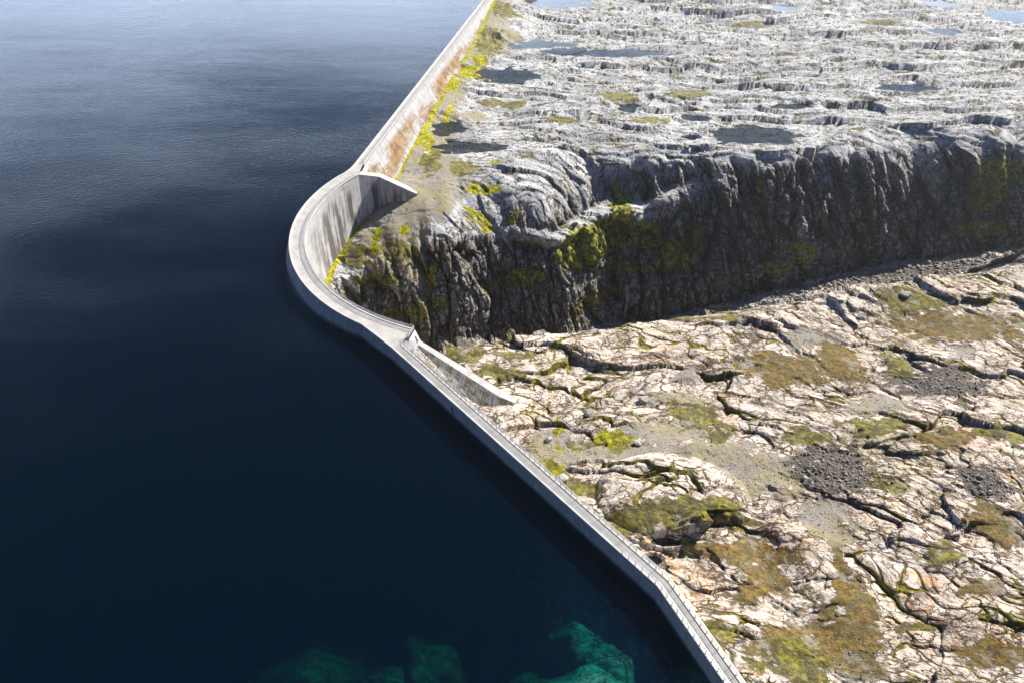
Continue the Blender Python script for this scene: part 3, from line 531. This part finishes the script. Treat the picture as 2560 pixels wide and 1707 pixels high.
# thin turf in the cracks
thin = N.math('MULTIPLY', N.math('SUBTRACT', 1.0, N.math('MAXIMUM', N.math('MULTIPLY', A_['steep'], .8), N.math('MULTIPLY', A_['north'], .6))), N.ss(N.math('ADD', A_['crack'], N.math('MULTIPLY', N.noise(pos, .12, 5, .6), 1.5)), 1.34, 1.56))
c = N.mix(thin, c, N.mix(N.ss(n_pos, .4, .6), (.10, .09, .014), (.22, .18, .025)))
c, f6 = cover(c, 'moss', moss, 1.0, .35, .5)
c = N.mix(N.attr('wet'), c, N.mix(N.ss(N.noise(pos, .5, 6, .65), .35, .65), (.16, .155, .13), (.46, .45, .40)))
soft = N.math('MAXIMUM', N.math('MAXIMUM', f1, f3), N.math('MAXIMUM', f4, f5))
hgt = N.math('ADD', N.math('MULTIPLY', n_fine, .5), N.math('ADD', N.math('MULTIPLY', n_mid, .9), N.math('MULTIPLY', ck, -.75)))
hgt = N.math('ADD', N.math('MULTIPLY', hgt, N.math('SUBTRACT', 1.0, N.math('MULTIPLY', soft, .9))), N.math('MULTIPLY', N.noise(pos, 3.5, 4, .7), N.math('MULTIPLY', soft, .35)))
hgt = N.math('MULTIPLY', hgt, N.math('SUBTRACT', 1.0, N.math('MULTIPLY', .55, N.math('MULTIPLY', A_['north'], N.math('SUBTRACT', 1.0, A_['steep'])))))
hgt = N.math('ADD', hgt, N.math('MULTIPLY', f2, N.math('MULTIPLY', N.n('ShaderNodeTexVoronoi', {'Vector': pos, 'Scale': 4.5}, feature='F1').outputs['Distance'], -1.0)))
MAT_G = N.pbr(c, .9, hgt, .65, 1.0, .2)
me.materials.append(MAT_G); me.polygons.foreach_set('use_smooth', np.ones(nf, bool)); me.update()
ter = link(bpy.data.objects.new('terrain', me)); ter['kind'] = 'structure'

# ------------------------------------------------------------------ water
N = NT('lake_water'); pos = N.n('ShaderNodeNewGeometry').outputs['Position']
w1 = N.noise(N.scale(pos, (.7, 1.0, 1)), 1.0, 5, .65); w2 = N.noise(N.scale(pos, (.06, .10, 1)), 1.0, 3, .5); gust = N.ss(N.noise(N.scale(pos, (.006, .018, 1)), 1.0, 5, .55), .3, .7)
wh = N.math('ADD', N.math('MULTIPLY', w1, N.math('ADD', .35, N.math('MULTIPLY', gust, .65))), N.math('MULTIPLY', w2, .45))
bp = N.n('ShaderNodeBump', {'Height': wh, 'Distance': .22, 'Strength': .8}).outputs[0]
fr = N.math('ADD', .02, N.math('MULTIPLY', .98, N.math('POWER', N.n('ShaderNodeLayerWeight', {'Blend': .5, 'Normal': bp}).outputs['Facing'], 5.0)))
gl = N.n('ShaderNodeBsdfGlossy', {'Color': (1, 1, 1, 1), 'Roughness': .08, 'Normal': bp}).outputs[0]
tr = N.n('ShaderNodeBsdfTransparent', {'Color': (1, 1, 1, 1)}).outputs[0]; df = N.n('ShaderNodeBsdfDiffuse', {'Color': (.0001, .0074, .0205, 1)}).outputs[0]
body = N.n('ShaderNodeMixShader', {0: .35, 1: tr, 2: df}).outputs[0]
N.t.links.new(N.n('ShaderNodeMixShader', {0: fr, 1: body, 2: gl}).outputs[0], N.out.inputs[0])
ab = N.n('ShaderNodeVolumeAbsorption', {'Color': (.04, .84, .79, 1), 'Density': .50}); N.t.links.new(ab.outputs[0], N.out.inputs['Volume'])
MAT_W = N.m
inner = ULINE.copy(); 
def inset_lake():
    P = LAKE_POLY.copy(); n = len(ULINE)
    for k in range(n):                                              # run the water edge a little into the concrete
        a = ULINE[max(k - 1, 0)]; b = ULINE[min(k + 1, n - 1)]; d = (b - a) / np.linalg.norm(b - a); P[k] = ULINE[k] + np.array([-d[1], d[0]]) * .7
    return P
LP = inset_lake()
def ccw(P): return P if sum(P[k][0] * P[(k + 1) % len(P)][1] - P[(k + 1) % len(P)][0] * P[k][1] for k in range(len(P))) > 0 else P[::-1]
LP = ccw(LP); mb = MB(); mb.prism([tuple(p) for p in LP], -118, WATER); lake = mb.build('lake_water', MAT_W); lake['kind'] = 'structure'
N = NT('pool_water'); pos = N.n('ShaderNodeNewGeometry').outputs['Position']
bp = N.n('ShaderNodeBump', {'Height': N.noise(pos, 1.2, 3, .5), 'Distance': .012, 'Strength': .6}).outputs[0]
fr = N.math('ADD', .02, N.math('MULTIPLY', .98, N.math('POWER', N.n('ShaderNodeLayerWeight', {'Blend': .5, 'Normal': bp}).outputs['Facing'], 5.0)))
gl = N.n('ShaderNodeBsdfGlossy', {'Color': (1, 1, 1, 1), 'Roughness': .06, 'Normal': bp}).outputs[0]
tr = N.n('ShaderNodeBsdfTransparent', {'Color': (.36, .37, .34, 1)}).outputs[0]
N.t.links.new(N.n('ShaderNodeMixShader', {0: fr, 1: tr, 2: gl}).outputs[0], N.out.inputs[0]); MAT_P = N.m
for cx, cy_, rx, ry, lev in PO:
    n = 40; V = []
    for k in range(n):
        a = 2 * math.pi * k / n; V.append((cx + 1.32 * rx * math.cos(a), cy_ + 1.32 * ry * math.sin(a), lev))
    o = mesh_obj('pool_water', V, [tuple(range(n))], MAT_P); o['kind'] = 'structure'

# ------------------------------------------------------------------ concrete
def concrete(name, base, streak=.5, brown=0.0, dark=0.0, lift=2.0, bay=12.0, moss=0.0, panel=False, dark_to=1e4, wl=False):
    N = NT(name); uv = N.n('ShaderNodeUVMap').outputs[0]; pos = N.n('ShaderNodeNewGeometry').outputs['Position']
    sx = N.n('ShaderNodeSeparateXYZ', {0: uv}); U, V = sx.outputs[0], sx.outputs[1]
    st = N.noise(N.scale(uv, (1.1, .05, 1)), 1, 5, .65); st2 = N.noise(N.scale(uv, (.28, .03, 1)), 1, 4, .6); bl = N.noise(pos, .35, 5, .6); fn = N.noise(pos, 6, 4, .6)
    c = N.mix(N.ss(bl, .3, .7), tuple(b * .86 for b in base), tuple(min(b * 1.12, .8) for b in base))
    c = N.mix(N.math('MULTIPLY', N.ss(fn, .5, .75), .25), c, tuple(b * .6 for b in base))
    c = N.mix(N.math('MULTIPLY', N.ss(st, .5, .72), streak), c, (.12, .105, .092)); c = N.mix(N.math('MULTIPLY', N.ss(st, .48, .30), streak * .7), c, (.50, .49, .48))
    if panel:
        cell = N.n('ShaderNodeTexBrick', {'Vector': uv, 'Color1': (.32, .32, .32, 1), 'Color2': (.68, .68, .68, 1), 'Mortar': (.3, .3, .3, 1), 'Scale': 1.0, 'Mortar Size': .012, 'Brick Width': 3.0, 'Row Height': 1.5}).outputs['Color']
        c = N.mix(.16, c, cell, 'OVERLAY')
    if brown:
        reg = N.noise(N.scale(uv, (.045, .14, 1), (4.2, 2, 0)), 1, 3, .5); hb = N.noise(N.scale(uv, (.3, 2.0, 1)), 1, 6, .68); vb = N.noise(N.scale(uv, (2.0, .3, 1)), 1, 6, .68)
        both = N.math('MAXIMUM', hb, vb)
        lowz = N.math('MULTIPLY', N.ss(V, 2.2, 5.0), N.ss(V, 17, 9.5))
        f = N.math('MULTIPLY', N.ss(N.math('ADD', both, N.math('MULTIPLY', reg, .9)), .90, 1.01), lowz)
        c = N.mix(N.math('MULTIPLY', f, brown), c, N.mix(N.ss(bl, .4, .6), (.12, .065, .024), (.24, .14, .05)))
    if dark:
        dk = N.math('MULTIPLY', N.ss(st2, .43, .55), N.math('MULTIPLY', N.ss(V, 1.5, 7.0), N.ss(U, dark_to + 16, dark_to - 8))); c = N.mix(N.math('MULTIPLY', dk, dark), c, (.055, .045, .04))
    if moss:
        f = N.ss(N.math('MAXIMUM', N.noise(N.scale(uv, (1.6, .35, 1)), 1, 5, .65), N.noise(N.scale(uv, (.3, .9, 1)), 1, 5, .65)), .50, .58); c = N.mix(N.math('MULTIPLY', f, moss), c, (.17, .115, .045))
    if wl:
        pz = N.n('ShaderNodeSeparateXYZ', {0: pos}).outputs[2]; band_w = N.ss(N.math('ADD', pz, N.math('MULTIPLY', N.noise(N.scale(pos, (.6, .6, 1)), 1, 4, .6), .8)), -2.75, -3.5)
        c = N.mix(N.math('MULTIPLY', band_w, .75), c, (.07, .062, .055))
    def line(coord, period, wd):
        fr = N.math('ABSOLUTE', N.math('SUBTRACT', N.math('FRACT', N.math('DIVIDE', coord, period)), .5)); return N.math('GREATER_THAN', fr, .5 - wd / period)
    ln = N.math('MAXIMUM', N.math('MULTIPLY', line(V, lift, .035), .55) if lift else 0.0, line(U, bay, .05) if bay else 0.0)
    c = N.mix(N.math('MULTIPLY', ln, .55), c, (.10, .09, .08))
    return N.pbr(c, .85, N.math('ADD', N.math('MULTIPLY', fn, .2), N.math('MULTIPLY', ln, -.6)), .04, .6, .25)
M_UP = concrete('concrete_upstream', (.30, .297, .305), .45, lift=1.5, bay=12, wl=True)
M_ARCH = concrete('concrete_arch_wall', (.40, .39, .385), .75, dark=.85, lift=2.2, bay=7.5, panel=True, dark_to=24)
M_FAR = concrete('concrete_stained_wall', (.31, .31, .315), .8, brown=.95, lift=2.0, bay=6, panel=True)
M_WING = concrete('concrete_mossy', (.46, .45, .43), .3, moss=.85, lift=0, bay=6)
M_DECK = concrete('concrete_roadway', (.38, .37, .36), .0, lift=0, bay=6)
M_EDGE = concrete('concrete_parapet', (.46, .45, .435), .1, lift=0, bay=6)
M_BLOCK = concrete('concrete_block', (.47, .46, .45), .2, lift=0, bay=0)
N = NT('galvanised_steel'); M_STEEL = N.pbr(N.mix(N.ss(N.noise(N.n('ShaderNodeNewGeometry').outputs['Position'], 3), .4, .6), (.45, .45, .46), (.62, .62, .63)), .45, None, spec=.5, metal=.6)
N = NT('dark_steel'); M_DARK = N.pbr(N.mix(N.ss(N.noise(N.n('ShaderNodeNewGeometry').outputs['Position'], 3), .4, .6), (.04, .04, .045), (.08, .075, .07)), .6)

def h3(P, z): P = np.asarray(P, float); return np.c_[P, np.full(len(P), z) if np.isscalar(z) else z]
def dens(P, step):
    P = np.asarray(P, float); out = []
    for a, b in zip(P[:-1], P[1:]):
        n = max(1, int(np.linalg.norm(b - a) / step)); out += [a + (b - a) * k / n for k in range(n)]
    return np.array(out + [P[-1]])
def offs(P, d):
    """offset a plan polyline to its left by d (mitred)"""
    P = np.asarray(P, float); n = len(P); out = []
    for k in range(n):
        t0 = P[k] - P[k - 1] if k else P[1] - P[0]; t1 = P[k + 1] - P[k] if k < n - 1 else P[-1] - P[-2]
        t0 = t0 / np.linalg.norm(t0); t1 = t1 / np.linalg.norm(t1); n0 = np.array([-t0[1], t0[0]]); n1 = np.array([-t1[1], t1[0]]); m = n0 + n1; m /= np.linalg.norm(m); out.append(P[k] + m * d / max(.4, float(m @ n0)))
    return np.array(out)
DECK = -.30; PAR = .12
def band(name, U, d0, d1, z0, z1, mat, parent):
    """solid strip between two offsets of a plan line"""
    a, b = offs(U, d0), offs(U, d1); mb = MB(); mb.rows([h3(a, z0), h3(b, z0), h3(b, z1), h3(a, z1)], closed=True, flip=True)
    n = len(a); mb.poly([(*a[0], z0), (*a[0], z1), (*b[0], z1), (*b[0], z0)]); mb.poly([(*a[-1], z0), (*b[-1], z0), (*b[-1], z1), (*a[-1], z1)]); return mb.build(name, mat, parent)
def railing(line, z, parent, spacing, post_parts=True, rails=(.35, .6, .85), lean=0.0, hgt=1.1, limit=100):
    """posts along a plan line, a top handrail and lower wires"""
    line = np.asarray(line, float); seg = np.r_[0, np.cumsum(np.linalg.norm(np.diff(line, axis=0), axis=1))]; n = max(2, int(seg[-1] / spacing) + 1)
    q = np.linspace(0, seg[-1], n); P = np.stack([np.interp(q, seg, line[:, 0]), np.interp(q, seg, line[:, 1])], 1)
    top = MB(); top.pipe([(*p, z + hgt) for p in line], .055, 6); rl = top.build('railing', M_STEEL, parent)
    wires = MB()
    for r in rails: wires.pipe([(*p, z + r) for p in line], .028, 4)
    wires.build('rail_wires', M_STEEL, rl)
    if post_parts:
        one = MB(); one.tube((0, 0, 0), (0, 0, hgt), .04, 6); one.prism([(-.09, -.09), (.09, -.09), (.09, .09), (-.09, .09)], 0.002, .04)
        src = one.build('post', M_DARK, rl); src.location = (*P[0], z)
        for p in P[1:limit]:
            c = src.copy(); c.location = (*p, z); SC.collection.objects.link(c); c.parent = rl
    else:
        ps = MB()
        for p in P: ps.tube((*p, z), (*p, z + hgt), .045, 5)
        o = ps.build('posts', M_STEEL, rl); o['kind'] = 'stuff'
    return rl

# ---- far gravity dam
far = thing('gravity_dam', 'long straight pale concrete dam with rust-stained sloping face, reaching the picture top', 'dam')
UF = dens(np.array([J1 + DF * FAR_L, J1 + DF * 6]), 6.0)           # from the far end towards the arch; land lies to the left
WF = 2.6
al = np.array([(p - J1) @ DF for p in UF])
mb = MB(); a = offs(UF, .0); b = offs(UF, WF); low = -17.0
mb.rows([h3(a, -30), h3(a, -.45), h3(b, -.45)], flip=True)
mb.build('upstream_wall', M_UP, far)
mb = MB(); mb.rows([h3(b, -.45), h3(b, -1.3), h3(offs(UF, WF + .62 * (-1.3 - low)), low)], vs=[.4, 1.3, 1.3 + 18.5], flip=True)
e = UF[-1]; nf_ = np.array([NF[0], NF[1]])
pr = [(0, -.45), (WF, -.45), (WF, -1.3), (WF + .62 * 15.7, low), (0, low)]
mb.poly([(*(e + nf_ * o_), z_) for o_, z_ in pr])
mb.build('downstream_wall', M_FAR, far)
band('roadway', UF, .02, WF + .02, -.45, DECK, M_DECK, far)
band('parapet', UF, -.04, .42, DECK, PAR, M_EDGE, far)
band('curb', UF, WF - .25, WF + .06, DECK, DECK + .18, M_EDGE, far)
railing(offs(UF, WF - .1), DECK + .18, far, 2.4, False)

# ---- arch dam
ar = thing('arch_dam', 'curved pale concrete arch dam bulging into the lake across the gorge', 'dam')
AU = np.vstack([FL1, ARC_U[1:-1], FL2])
A0, A1 = 146.2, 249.0
AD = arc(RD, A0, A1, 110)                                           # downstream crest edge
# upstream wall leans out below the crest
nU = len(AU); wgt = np.interp(np.arange(nU), [0, 8, 24, nU - 22, nU - 9, nU - 1], [0, .25, 1, 1, .2, 0])
def leaned(k): 
    o_ = offs(AU, -1.0) - AU; return AU + o_ * (wgt * k)[:, None]
mb = MB(); mb.rows([h3(leaned(4.5), -34), h3(leaned(3.2), -14), h3(leaned(1.55), WATER), h3(leaned(.5), -1.6), h3(AU, -.45)], flip=True)
mb.build('upstream_wall', M_UP, ar, True)
aa = np.linspace(A0, A1, 110); bulge = np.interp(aa, [146, 160, 195, 230, 249], [0, .35, 1, .5, 0])
def dn(z, k): 
    r = RD - k * bulge; t = np.radians(aa); return np.c_[C[0] + r * np.cos(t), C[1] + r * np.sin(t), np.full(len(aa), z)]
prof = [(-.45, 0), (-2, 0), (-6, -.5), (-12, -.9), (-20, -.6), (-30, .8), (-45, 4.0), (-70, 9)]
mb = MB(); mb.rows([dn(z, k) for z, k in prof], vs=[-z for z, k in prof])
mb.build('downstream_wall', M_ARCH, ar, True)
# crest slab between the two edges, with the widened ends
BF = AD[0]; BN = AD[-1]
FDS = J1 + DF * 4.6 + NF * 2.6; NDS = S2 + D2 * 2.6 + N2 * 2.5
up = np.vstack([AU]); dnn = np.vstack([[FL1[0] + NF * 2.6], [FDS], AD, [NDS], [FL2[-1] + N2 * 2.5]])
mb = MB(); out = [tuple(p) for p in up] + [tuple(p) for p in dnn[::-1]]
mb.prism(out if ccw(np.array(out))[0][0] == out[0][0] and np.allclose(ccw(np.array(out)), np.array(out)) else out[::-1], -.46, DECK); road = mb.build('roadway', M_DECK, ar)
band('parapet', AU, -.05, .42, DECK, PAR, M_EDGE, ar)
band('curb', AD, -.06, .30, DECK, DECK + .16, M_EDGE, ar)
band('joint_strip', AD[3:-3], .95, 1.05, DECK, DECK + .02, M_UP, ar)
railing(offs(AD, .06), DECK + .16, ar, 2.2, False)
for k, q in enumerate(((740, 627), (744, 622), (741, 629), (744, 627))):
    x_, y_ = pix(q[0], q[1], DECK); mb = MB(); mb.prism([(x_ - .2 + .14 * math.cos(t), y_ + k * .9 - 1.2 + .14 * math.sin(t)) for t in np.linspace(0, 2 * math.pi, 9)[:-1]], DECK + .003, DECK + .03); mb.build('drain_cover', M_DARK, ar)
# far wing wall
def wing(spec, name):
    """spec: top points (x,y,z) along the wing on the outer side, and widths; section = flat top then sloping shoulder then vertical side"""
    mb = MB(); T, S, B = spec; mb.rows(T); mb.rows(S); 
    return mb
def P3(px, py, z): return np.array([*pix(px, py, z), z])
f_top = [np.array([*BF, -.31]), P3(946.7, 442.2, -3.6), np.array([-36.0, 233.6, -7.3]), P3(1041, 485, -10.2)]
f_dir = [np.array([.55, .83, 0])] * 4
mb = MB(); wd = 2.2
front = [p + np.array([0, 0, 0]) for p in f_top]; back = [p + np.array([.25, 1.0, 0]) * (wd if k < 3 else 1.0) for k, p in enumerate(f_top)]
low_f = [np.array([p[0], p[1], -17]) for p in front]; low_b = [np.array([p[0], p[1], -17]) for p in back]
mb.rows([low_f, front], vs=[16, 2], flip=False); mb.build('wing_wall', concrete('concrete_wing_dark', (.33, .32, .32), .5, dark=.85, lift=2.2, bay=7.5), ar)
mb = MB(); mb.rows([front, back]); mb.rows([back, low_b]); mb.build('wing_cap', M_EDGE, ar)
mb = MB(); mb.prism([tuple(p) for p in ccw(np.array([FDS + NF * .1, BF + np.array([.1, .3]), BF + np.array([1.6, 2.0]), J1 + DF * 10 + NF * 2.75]))], -16, -1.5); mb.build('corner_fill', M_BLOCK, ar)
# near end block and wing slab
b0 = np.array([*pix(1037, 824, DECK), DECK]); b1 = np.array([*pix(1022, 850, DECK), DECK])
t0 = P3(1052, 852, -4.2); t1 = P3(1035.5, 883, -5.2)
mb = MB(); mb.poly([b1, t1, t0, b0]); mb.poly([b1, b1 * [1, 1, 0] + [0, 0, -14], t1 * [1, 1, 0] + [0, 0, -14], t1]); mb.poly([b0, t0, t0 * [1, 1, 0] + [0, 0, -14], b0 * [1, 1, 0] + [0, 0, -14]])
blk = mb.build('end_block', M_BLOCK, ar)
ctr = (b0 + b1) / 2; ua = (t0 + t1) / 2 - ctr; up1 = b1 + (b0 - b1) * .72
nrm = np.cross(t1 - b1, b0 - b1); nrm /= np.linalg.norm(nrm); nrm = nrm if nrm[2] > 0 else -nrm
dv = (t0 - b0); dv = dv / np.linalg.norm(dv); dw = (b1 - b0) / np.linalg.norm(b1 - b0)
q0 = b0 + dw * 1.0 + dv * 1.3; hp = [q0, q0 + dw * .55, q0 + dw * .55 + dv * 1.9, q0 + dv * 1.9]
mb = MB(); lo = [p + nrm * .02 for p in hp]; hi = [p + nrm * .06 for p in hp]; mb.poly(hi); mb.rows([lo + lo[:1], hi + hi[:1]]); mb.build('hatch', M_DARK, blk)
tip = P3(1296, 996, -6.0); cor = P3(1258, 977, -5.3); bot = P3(1235, 1043, -8.6)
mid_t = [t0, t0 + (cor - t0) * .5, cor, tip]; wdir = np.array([-.53, -.85, 0])
e1 = [p + wdir * wv_m for p, wv_m in zip(mid_t, (1.3, 1.6, 1.9, 1.5))]; e1 = [p - np.array([0, 0, .15]) for p in e1]
e2 = [t1, t1 + (bot - t1) * .5, bot, tip + wdir * 3.2 + np.array([0, 0, -2.2])]
mb = MB(); mb.rows([mid_t, e1]); mb.build('wing_cap', M_BLOCK, ar)
e1b = [p - np.array([0, 0, .22]) for p in e1]
mb = MB(); mb.rows([e1, e1b]); mb.rows([e1b, e2], vs=[0, 4.0]); mb.rows([e2, [p * [1, 1, 0] + [0, 0, -16] for p in e2]]); mb.rows([[p * [1, 1, 0] + [0, 0, -16] for p in mid_t], mid_t]); mb.poly([mid_t[-1], e1b[-1], e2[-1], e2[-1] * [1, 1, 0] + [0, 0, -16], mid_t[-1] * [1, 1, 0] + [0, 0, -16]]); mb.build('wing_wall', M_WING, ar)
pc = b1[:2] + np.array([-.4, -1.5]); mb = MB(); mb.prism([(pc[0] + 1.9 * math.cos(t), pc[1] + 1.9 * math.sin(t)) for t in np.linspace(0, 2 * math.pi, 29)[:-1]], -16, -.75); mb.build('round_pier', M_UP, ar)
railing(np.array([AD[-2] * .0 + b0[:2], b1[:2], NDS]) + np.array([-.15, .1]), DECK, ar, 1.4, False)

# ---- near gravity dam
nd = thing('gravity_dam', 'straight grey concrete dam with railed walkway along the dark water, bending at its near end', 'dam')
UN = np.vstack([dens(np.array([FL2[-1], BEND]), 4.0), dens(np.array([BEND, S3E]), 4.0)[1:]]); W2 = 2.5
mb = MB(); mb.rows([h3(UN, -34), h3(UN, -.45)], vs=[-30, 0], flip=True); mb.build('upstream_wall', M_UP, nd)
mb = MB(); dnl = offs(UN, W2); mb.rows([h3(UN, -.45), h3(dnl, -.45), h3(dnl, -1.5), h3(offs(UN, W2 + 5.5), -11)], flip=True); mb.build('downstream_wall', M_BLOCK, nd)
band('roadway', UN, .02, W2 + .03, -.45, DECK, M_DECK, nd)
band('parapet', UN, -.05, .42, DECK, PAR, M_EDGE, nd)
band('curb', UN, W2 - .28, W2 + .07, DECK, DECK + .14, M_EDGE, nd)
band('coping', UN, -.09, -.052, -.62, -.50, M_EDGE, nd)
band('cable_duct', UN, 1.30, 1.42, DECK, DECK + .03, M_UP, nd)
line2 = offs(UN, W2 - .1); Lr = np.r_[0, np.cumsum(np.linalg.norm(np.diff(line2, axis=0), axis=1))]; keep = Lr < 122
railing(line2[keep], DECK + .14, nd, 1.5, True)
iU = [k for k in range(len(UN)) if (UN[k] - S2) @ D2 > 77 or k > len(UN) - 18]; up_l = offs(UN, .12)[iU]
Lu = np.r_[0, np.cumsum(np.linalg.norm(np.diff(up_l, axis=0), axis=1))]
railing(up_l[Lu < 42], PAR, nd, 1.5, True, rails=(.3, .6))
gp = pix(1135, 1021, -2.2); gq = S2 + D2 * float((np.array(gp) - S2) @ D2)
mb = MB(); a = gq - N2 * .02; b = gq - N2 * .14; mb.rows([[(*(a - D2 * .2), -3.4), (*(a + D2 * .2), -3.4)], [(*(b - D2 * .2), -3.4), (*(b + D2 * .2), -3.4)], [(*(b - D2 * .2), -1.5), (*(b + D2 * .2), -1.5)], [(*(a - D2 * .2), -1.5), (*(a + D2 * .2), -1.5)]], closed=True); mb.build('level_gauge', M_DARK, nd)

# ------------------------------------------------------------------ loose rock
def ico(sub=1):
    import bmesh
    bm = bmesh.new(); bmesh.ops.create_icosphere(bm, subdivisions=sub, radius=1); V = np.array([v.co[:] for v in bm.verts]); F = np.array([[v.index for v in f.verts] for f in bm.faces]); bm.free(); return V, F
IV, IF = ico(1); IV2, IF2 = ico(3)
N = NT('loose_stone'); pos = N.n('ShaderNodeNewGeometry').outputs['Position']; isl = N.n('ShaderNodeNewGeometry').outputs['Random Per Island']
sc_ = N.mix(isl, (.15, .135, .12), (.42, .39, .36)); sc_ = N.mix(N.ss(N.noise(pos, 3, 5, .6), .4, .7), sc_, (.13, .12, .11)); M_STONE = N.pbr(sc_, .9, N.noise(pos, 6, 4), .08, .6, .2)
def bulk(name, V, F, mat):
    me = bpy.data.meshes.new(name); nv, nf = len(V), len(F); k = F.shape[1]
    me.vertices.add(nv); me.vertices.foreach_set('co', V.astype(np.float32).ravel()); me.loops.add(nf * k); me.loops.foreach_set('vertex_index', F.astype(np.int32).ravel())
    me.polygons.add(nf); me.polygons.foreach_set('loop_start', (np.arange(nf) * k).astype(np.int32)); me.update(calc_edges=True); me.materials.append(mat)
    o = link(bpy.data.objects.new(name, me)); o['kind'] = 'stuff'; return o
def rotm(n):
    q = RNG.normal(size=(n, 4)); q /= np.linalg.norm(q, axis=1)[:, None]; a, b, c, d = q.T
    return np.stack([1 - 2 * (c * c + d * d), 2 * (b * c - a * d), 2 * (b * d + a * c), 2 * (b * c + a * d), 1 - 2 * (b * b + d * d), 2 * (c * d - a * b), 2 * (b * d - a * c), 2 * (c * d + a * b), 1 - 2 * (b * b + c * c)], 1).reshape(n, 3, 3)
POS = np.stack([PX, PY, PZ], 1); DIST = np.sqrt(PX ** 2 + PY ** 2 + (CAM_H - PZ) ** 2)
def stones(name, w_, n, lo, hi):
    w_ = w_ * (DIST ** 2) * (WET < .5) * (DIST < 520); w_ = w_ / w_.sum(); idx = RNG.choice(len(w_), n, p=w_); c = POS[idx] + RNG.normal(size=(n, 3)) * [.25, .25, 0]
    sz = lo * (hi / lo) ** (RNG.random(n) ** 2.2); shp = RNG.uniform(.6, 1.2, (n, 1, 3)); V = IV[None] * shp * RNG.uniform(.55, 1.25, (n, len(IV), 1)); V = np.einsum('nij,nkj->nki', rotm(n), V) * sz[:, None, None]
    V[:, :, 2] *= .8; V += c[:, None]; V[:, :, 2] += (sz * .25)[:, None]; F = (IF[None] + (np.arange(n) * len(IV))[:, None, None]).reshape(-1, 3)
    return bulk(name, V.reshape(-1, 3), F, M_STONE)
sG, tG = gorge_st(PX, PY)
scree = sm(tG - np.interp(sG, _S, _rSt), 4, 10) * sm((tG - np.interp(sG, _S, _fNt)) / np.maximum(np.interp(sG, _S, _rNt) - np.interp(sG, _S, _fNt), 1) - np.interp(sG, _S, [0, 0, 0, 0, 0, 0, 0, .05, .10, .12, .12, .15, .2, .2, .2]), .12, -.08) * sm(sG, 100, 130)
stones('scree_rubble', scree.astype(np.float64), 15000, .22, 1.1)
stones('rubble_stones', (MS['rubble'] ** 2 * (PZ > -25)).astype(np.float64), 2200, .05, .42)
stones('gravel_stones', (MS['gravel'] + .12 * MS['peat']).astype(np.float64), 7000, .05, .22)
# single boulders
from mathutils.bvhtree import BVHTree
def ground_z(x, y):
    d = (PX - x) ** 2 + (PY - y) ** 2; k = np.argpartition(d, 6)[:6]; return float(PZ[k].max())
def boulder(px, py, z, size, label, seed, flat=.7):
    x, y = pix(px, py, z); r = np.random.default_rng(seed); V = IV2.copy()
    for _ in range(16):                                             # broken faces: flatten the ball against random planes
        n = r.normal(size=3); n /= np.linalg.norm(n); dcut = r.uniform(.62, .9); k = V @ n; V = V - np.maximum(k - dcut, 0)[:, None] * n
    V = V * r.uniform(.8, 1.25, 3) * [1.15, .9, flat] * size; zz = ground_z(x, y)
    o = mesh_obj('boulder', V, [tuple(map(int, f)) for f in IF2], M_STONE); o.location = (x, y, zz + size * flat * .45); o.rotation_euler = (0, 0, r.uniform(0, 6)); return tag(o, label, 'boulder', 'loose boulders on the near rock slabs')
boulder(1608, 1002, -8, 1.15, 'pale grey boulder alone on olive turf in the middle of the near slabs', 3)
boulder(1473, 1037, -7, 1.35, 'dark angular boulder at the lower end of the bright yellow moss cracks', 4, .8)
boulder(1372, 1102, -7, .85, 'small pale boulder on grey gravel close to the near dam walkway', 5)
boulder(1592, 1113, -7, .8, 'brownish boulder at the upper edge of the gravel band', 6)
boulder(1403, 1195, -6.5, 1.5, 'pinkish boulder in moss right beside the near dam, at the foot of the whaleback', 7, .6)
boulder(2135, 785, -16, 1.1, 'dark boulder on the rim above the shadowed gorge scree', 8)
boulder(2235, 812, -15, 1.5, 'long low boulder beside the brown meadow at right', 9, .5)

# ------------------------------------------------------------------ willow scrub on the cliff ledges
N = NT('willow_leaves'); isl = N.n('ShaderNodeNewGeometry').outputs['Random Per Island']
M_LEAF = N.pbr(N.mix(isl, (.07, .09, .03), (.20, .22, .075)), .7, None, spec=.2)
w_ = (MS['shrub'] * (DIST < 420)).astype(np.float64); w_ *= DIST ** 2; w_ /= w_.sum()
nb = 380; idx = RNG.choice(len(w_), nb, p=w_); bc = POS[idx]; br = RNG.uniform(.45, 1.15, nb); nl = 130
d = RNG.normal(size=(nb, nl, 3)); d /= np.linalg.norm(d, axis=2)[:, :, None]; d[:, :, 2] = np.abs(d[:, :, 2]); rad = RNG.random((nb, nl, 1)) ** .4
lp = bc[:, None] + d * rad * br[:, None, None] * [1.2, 1.2, .85] - [0, 0, .2]
R = rotm(nb * nl).reshape(nb, nl, 3, 3); ls = RNG.uniform(.10, .24, (nb, nl, 1, 1)); q = np.array([[-1, -.6, 0], [1, -.6, 0], [1, .6, 0], [-1, .6, 0.]])
V = np.einsum('abij,kj->abki', R, q) * ls + lp[:, :, None]; F = np.arange(nb * nl * 4).reshape(-1, 4)
bulk('willow_scrub', V.reshape(-1, 3), F, M_LEAF)

# ------------------------------------------------------------------ air
HAZE = .00013
if HAZE:
    mb = MB(); mb.prism([(-3500, -3100), (3100, -3100), (3100, 3700), (-3500, 3700)], -130, 125); N = NT('haze'); hz = mb.build('haze', N.m)
    N.t.links.new(N.n('ShaderNodeVolumePrincipled', {'Color': (.86, .92, 1, 1), 'Density': HAZE, 'Anisotropy': .75}).outputs[0], N.out.inputs['Volume']); hz['kind'] = 'stuff'
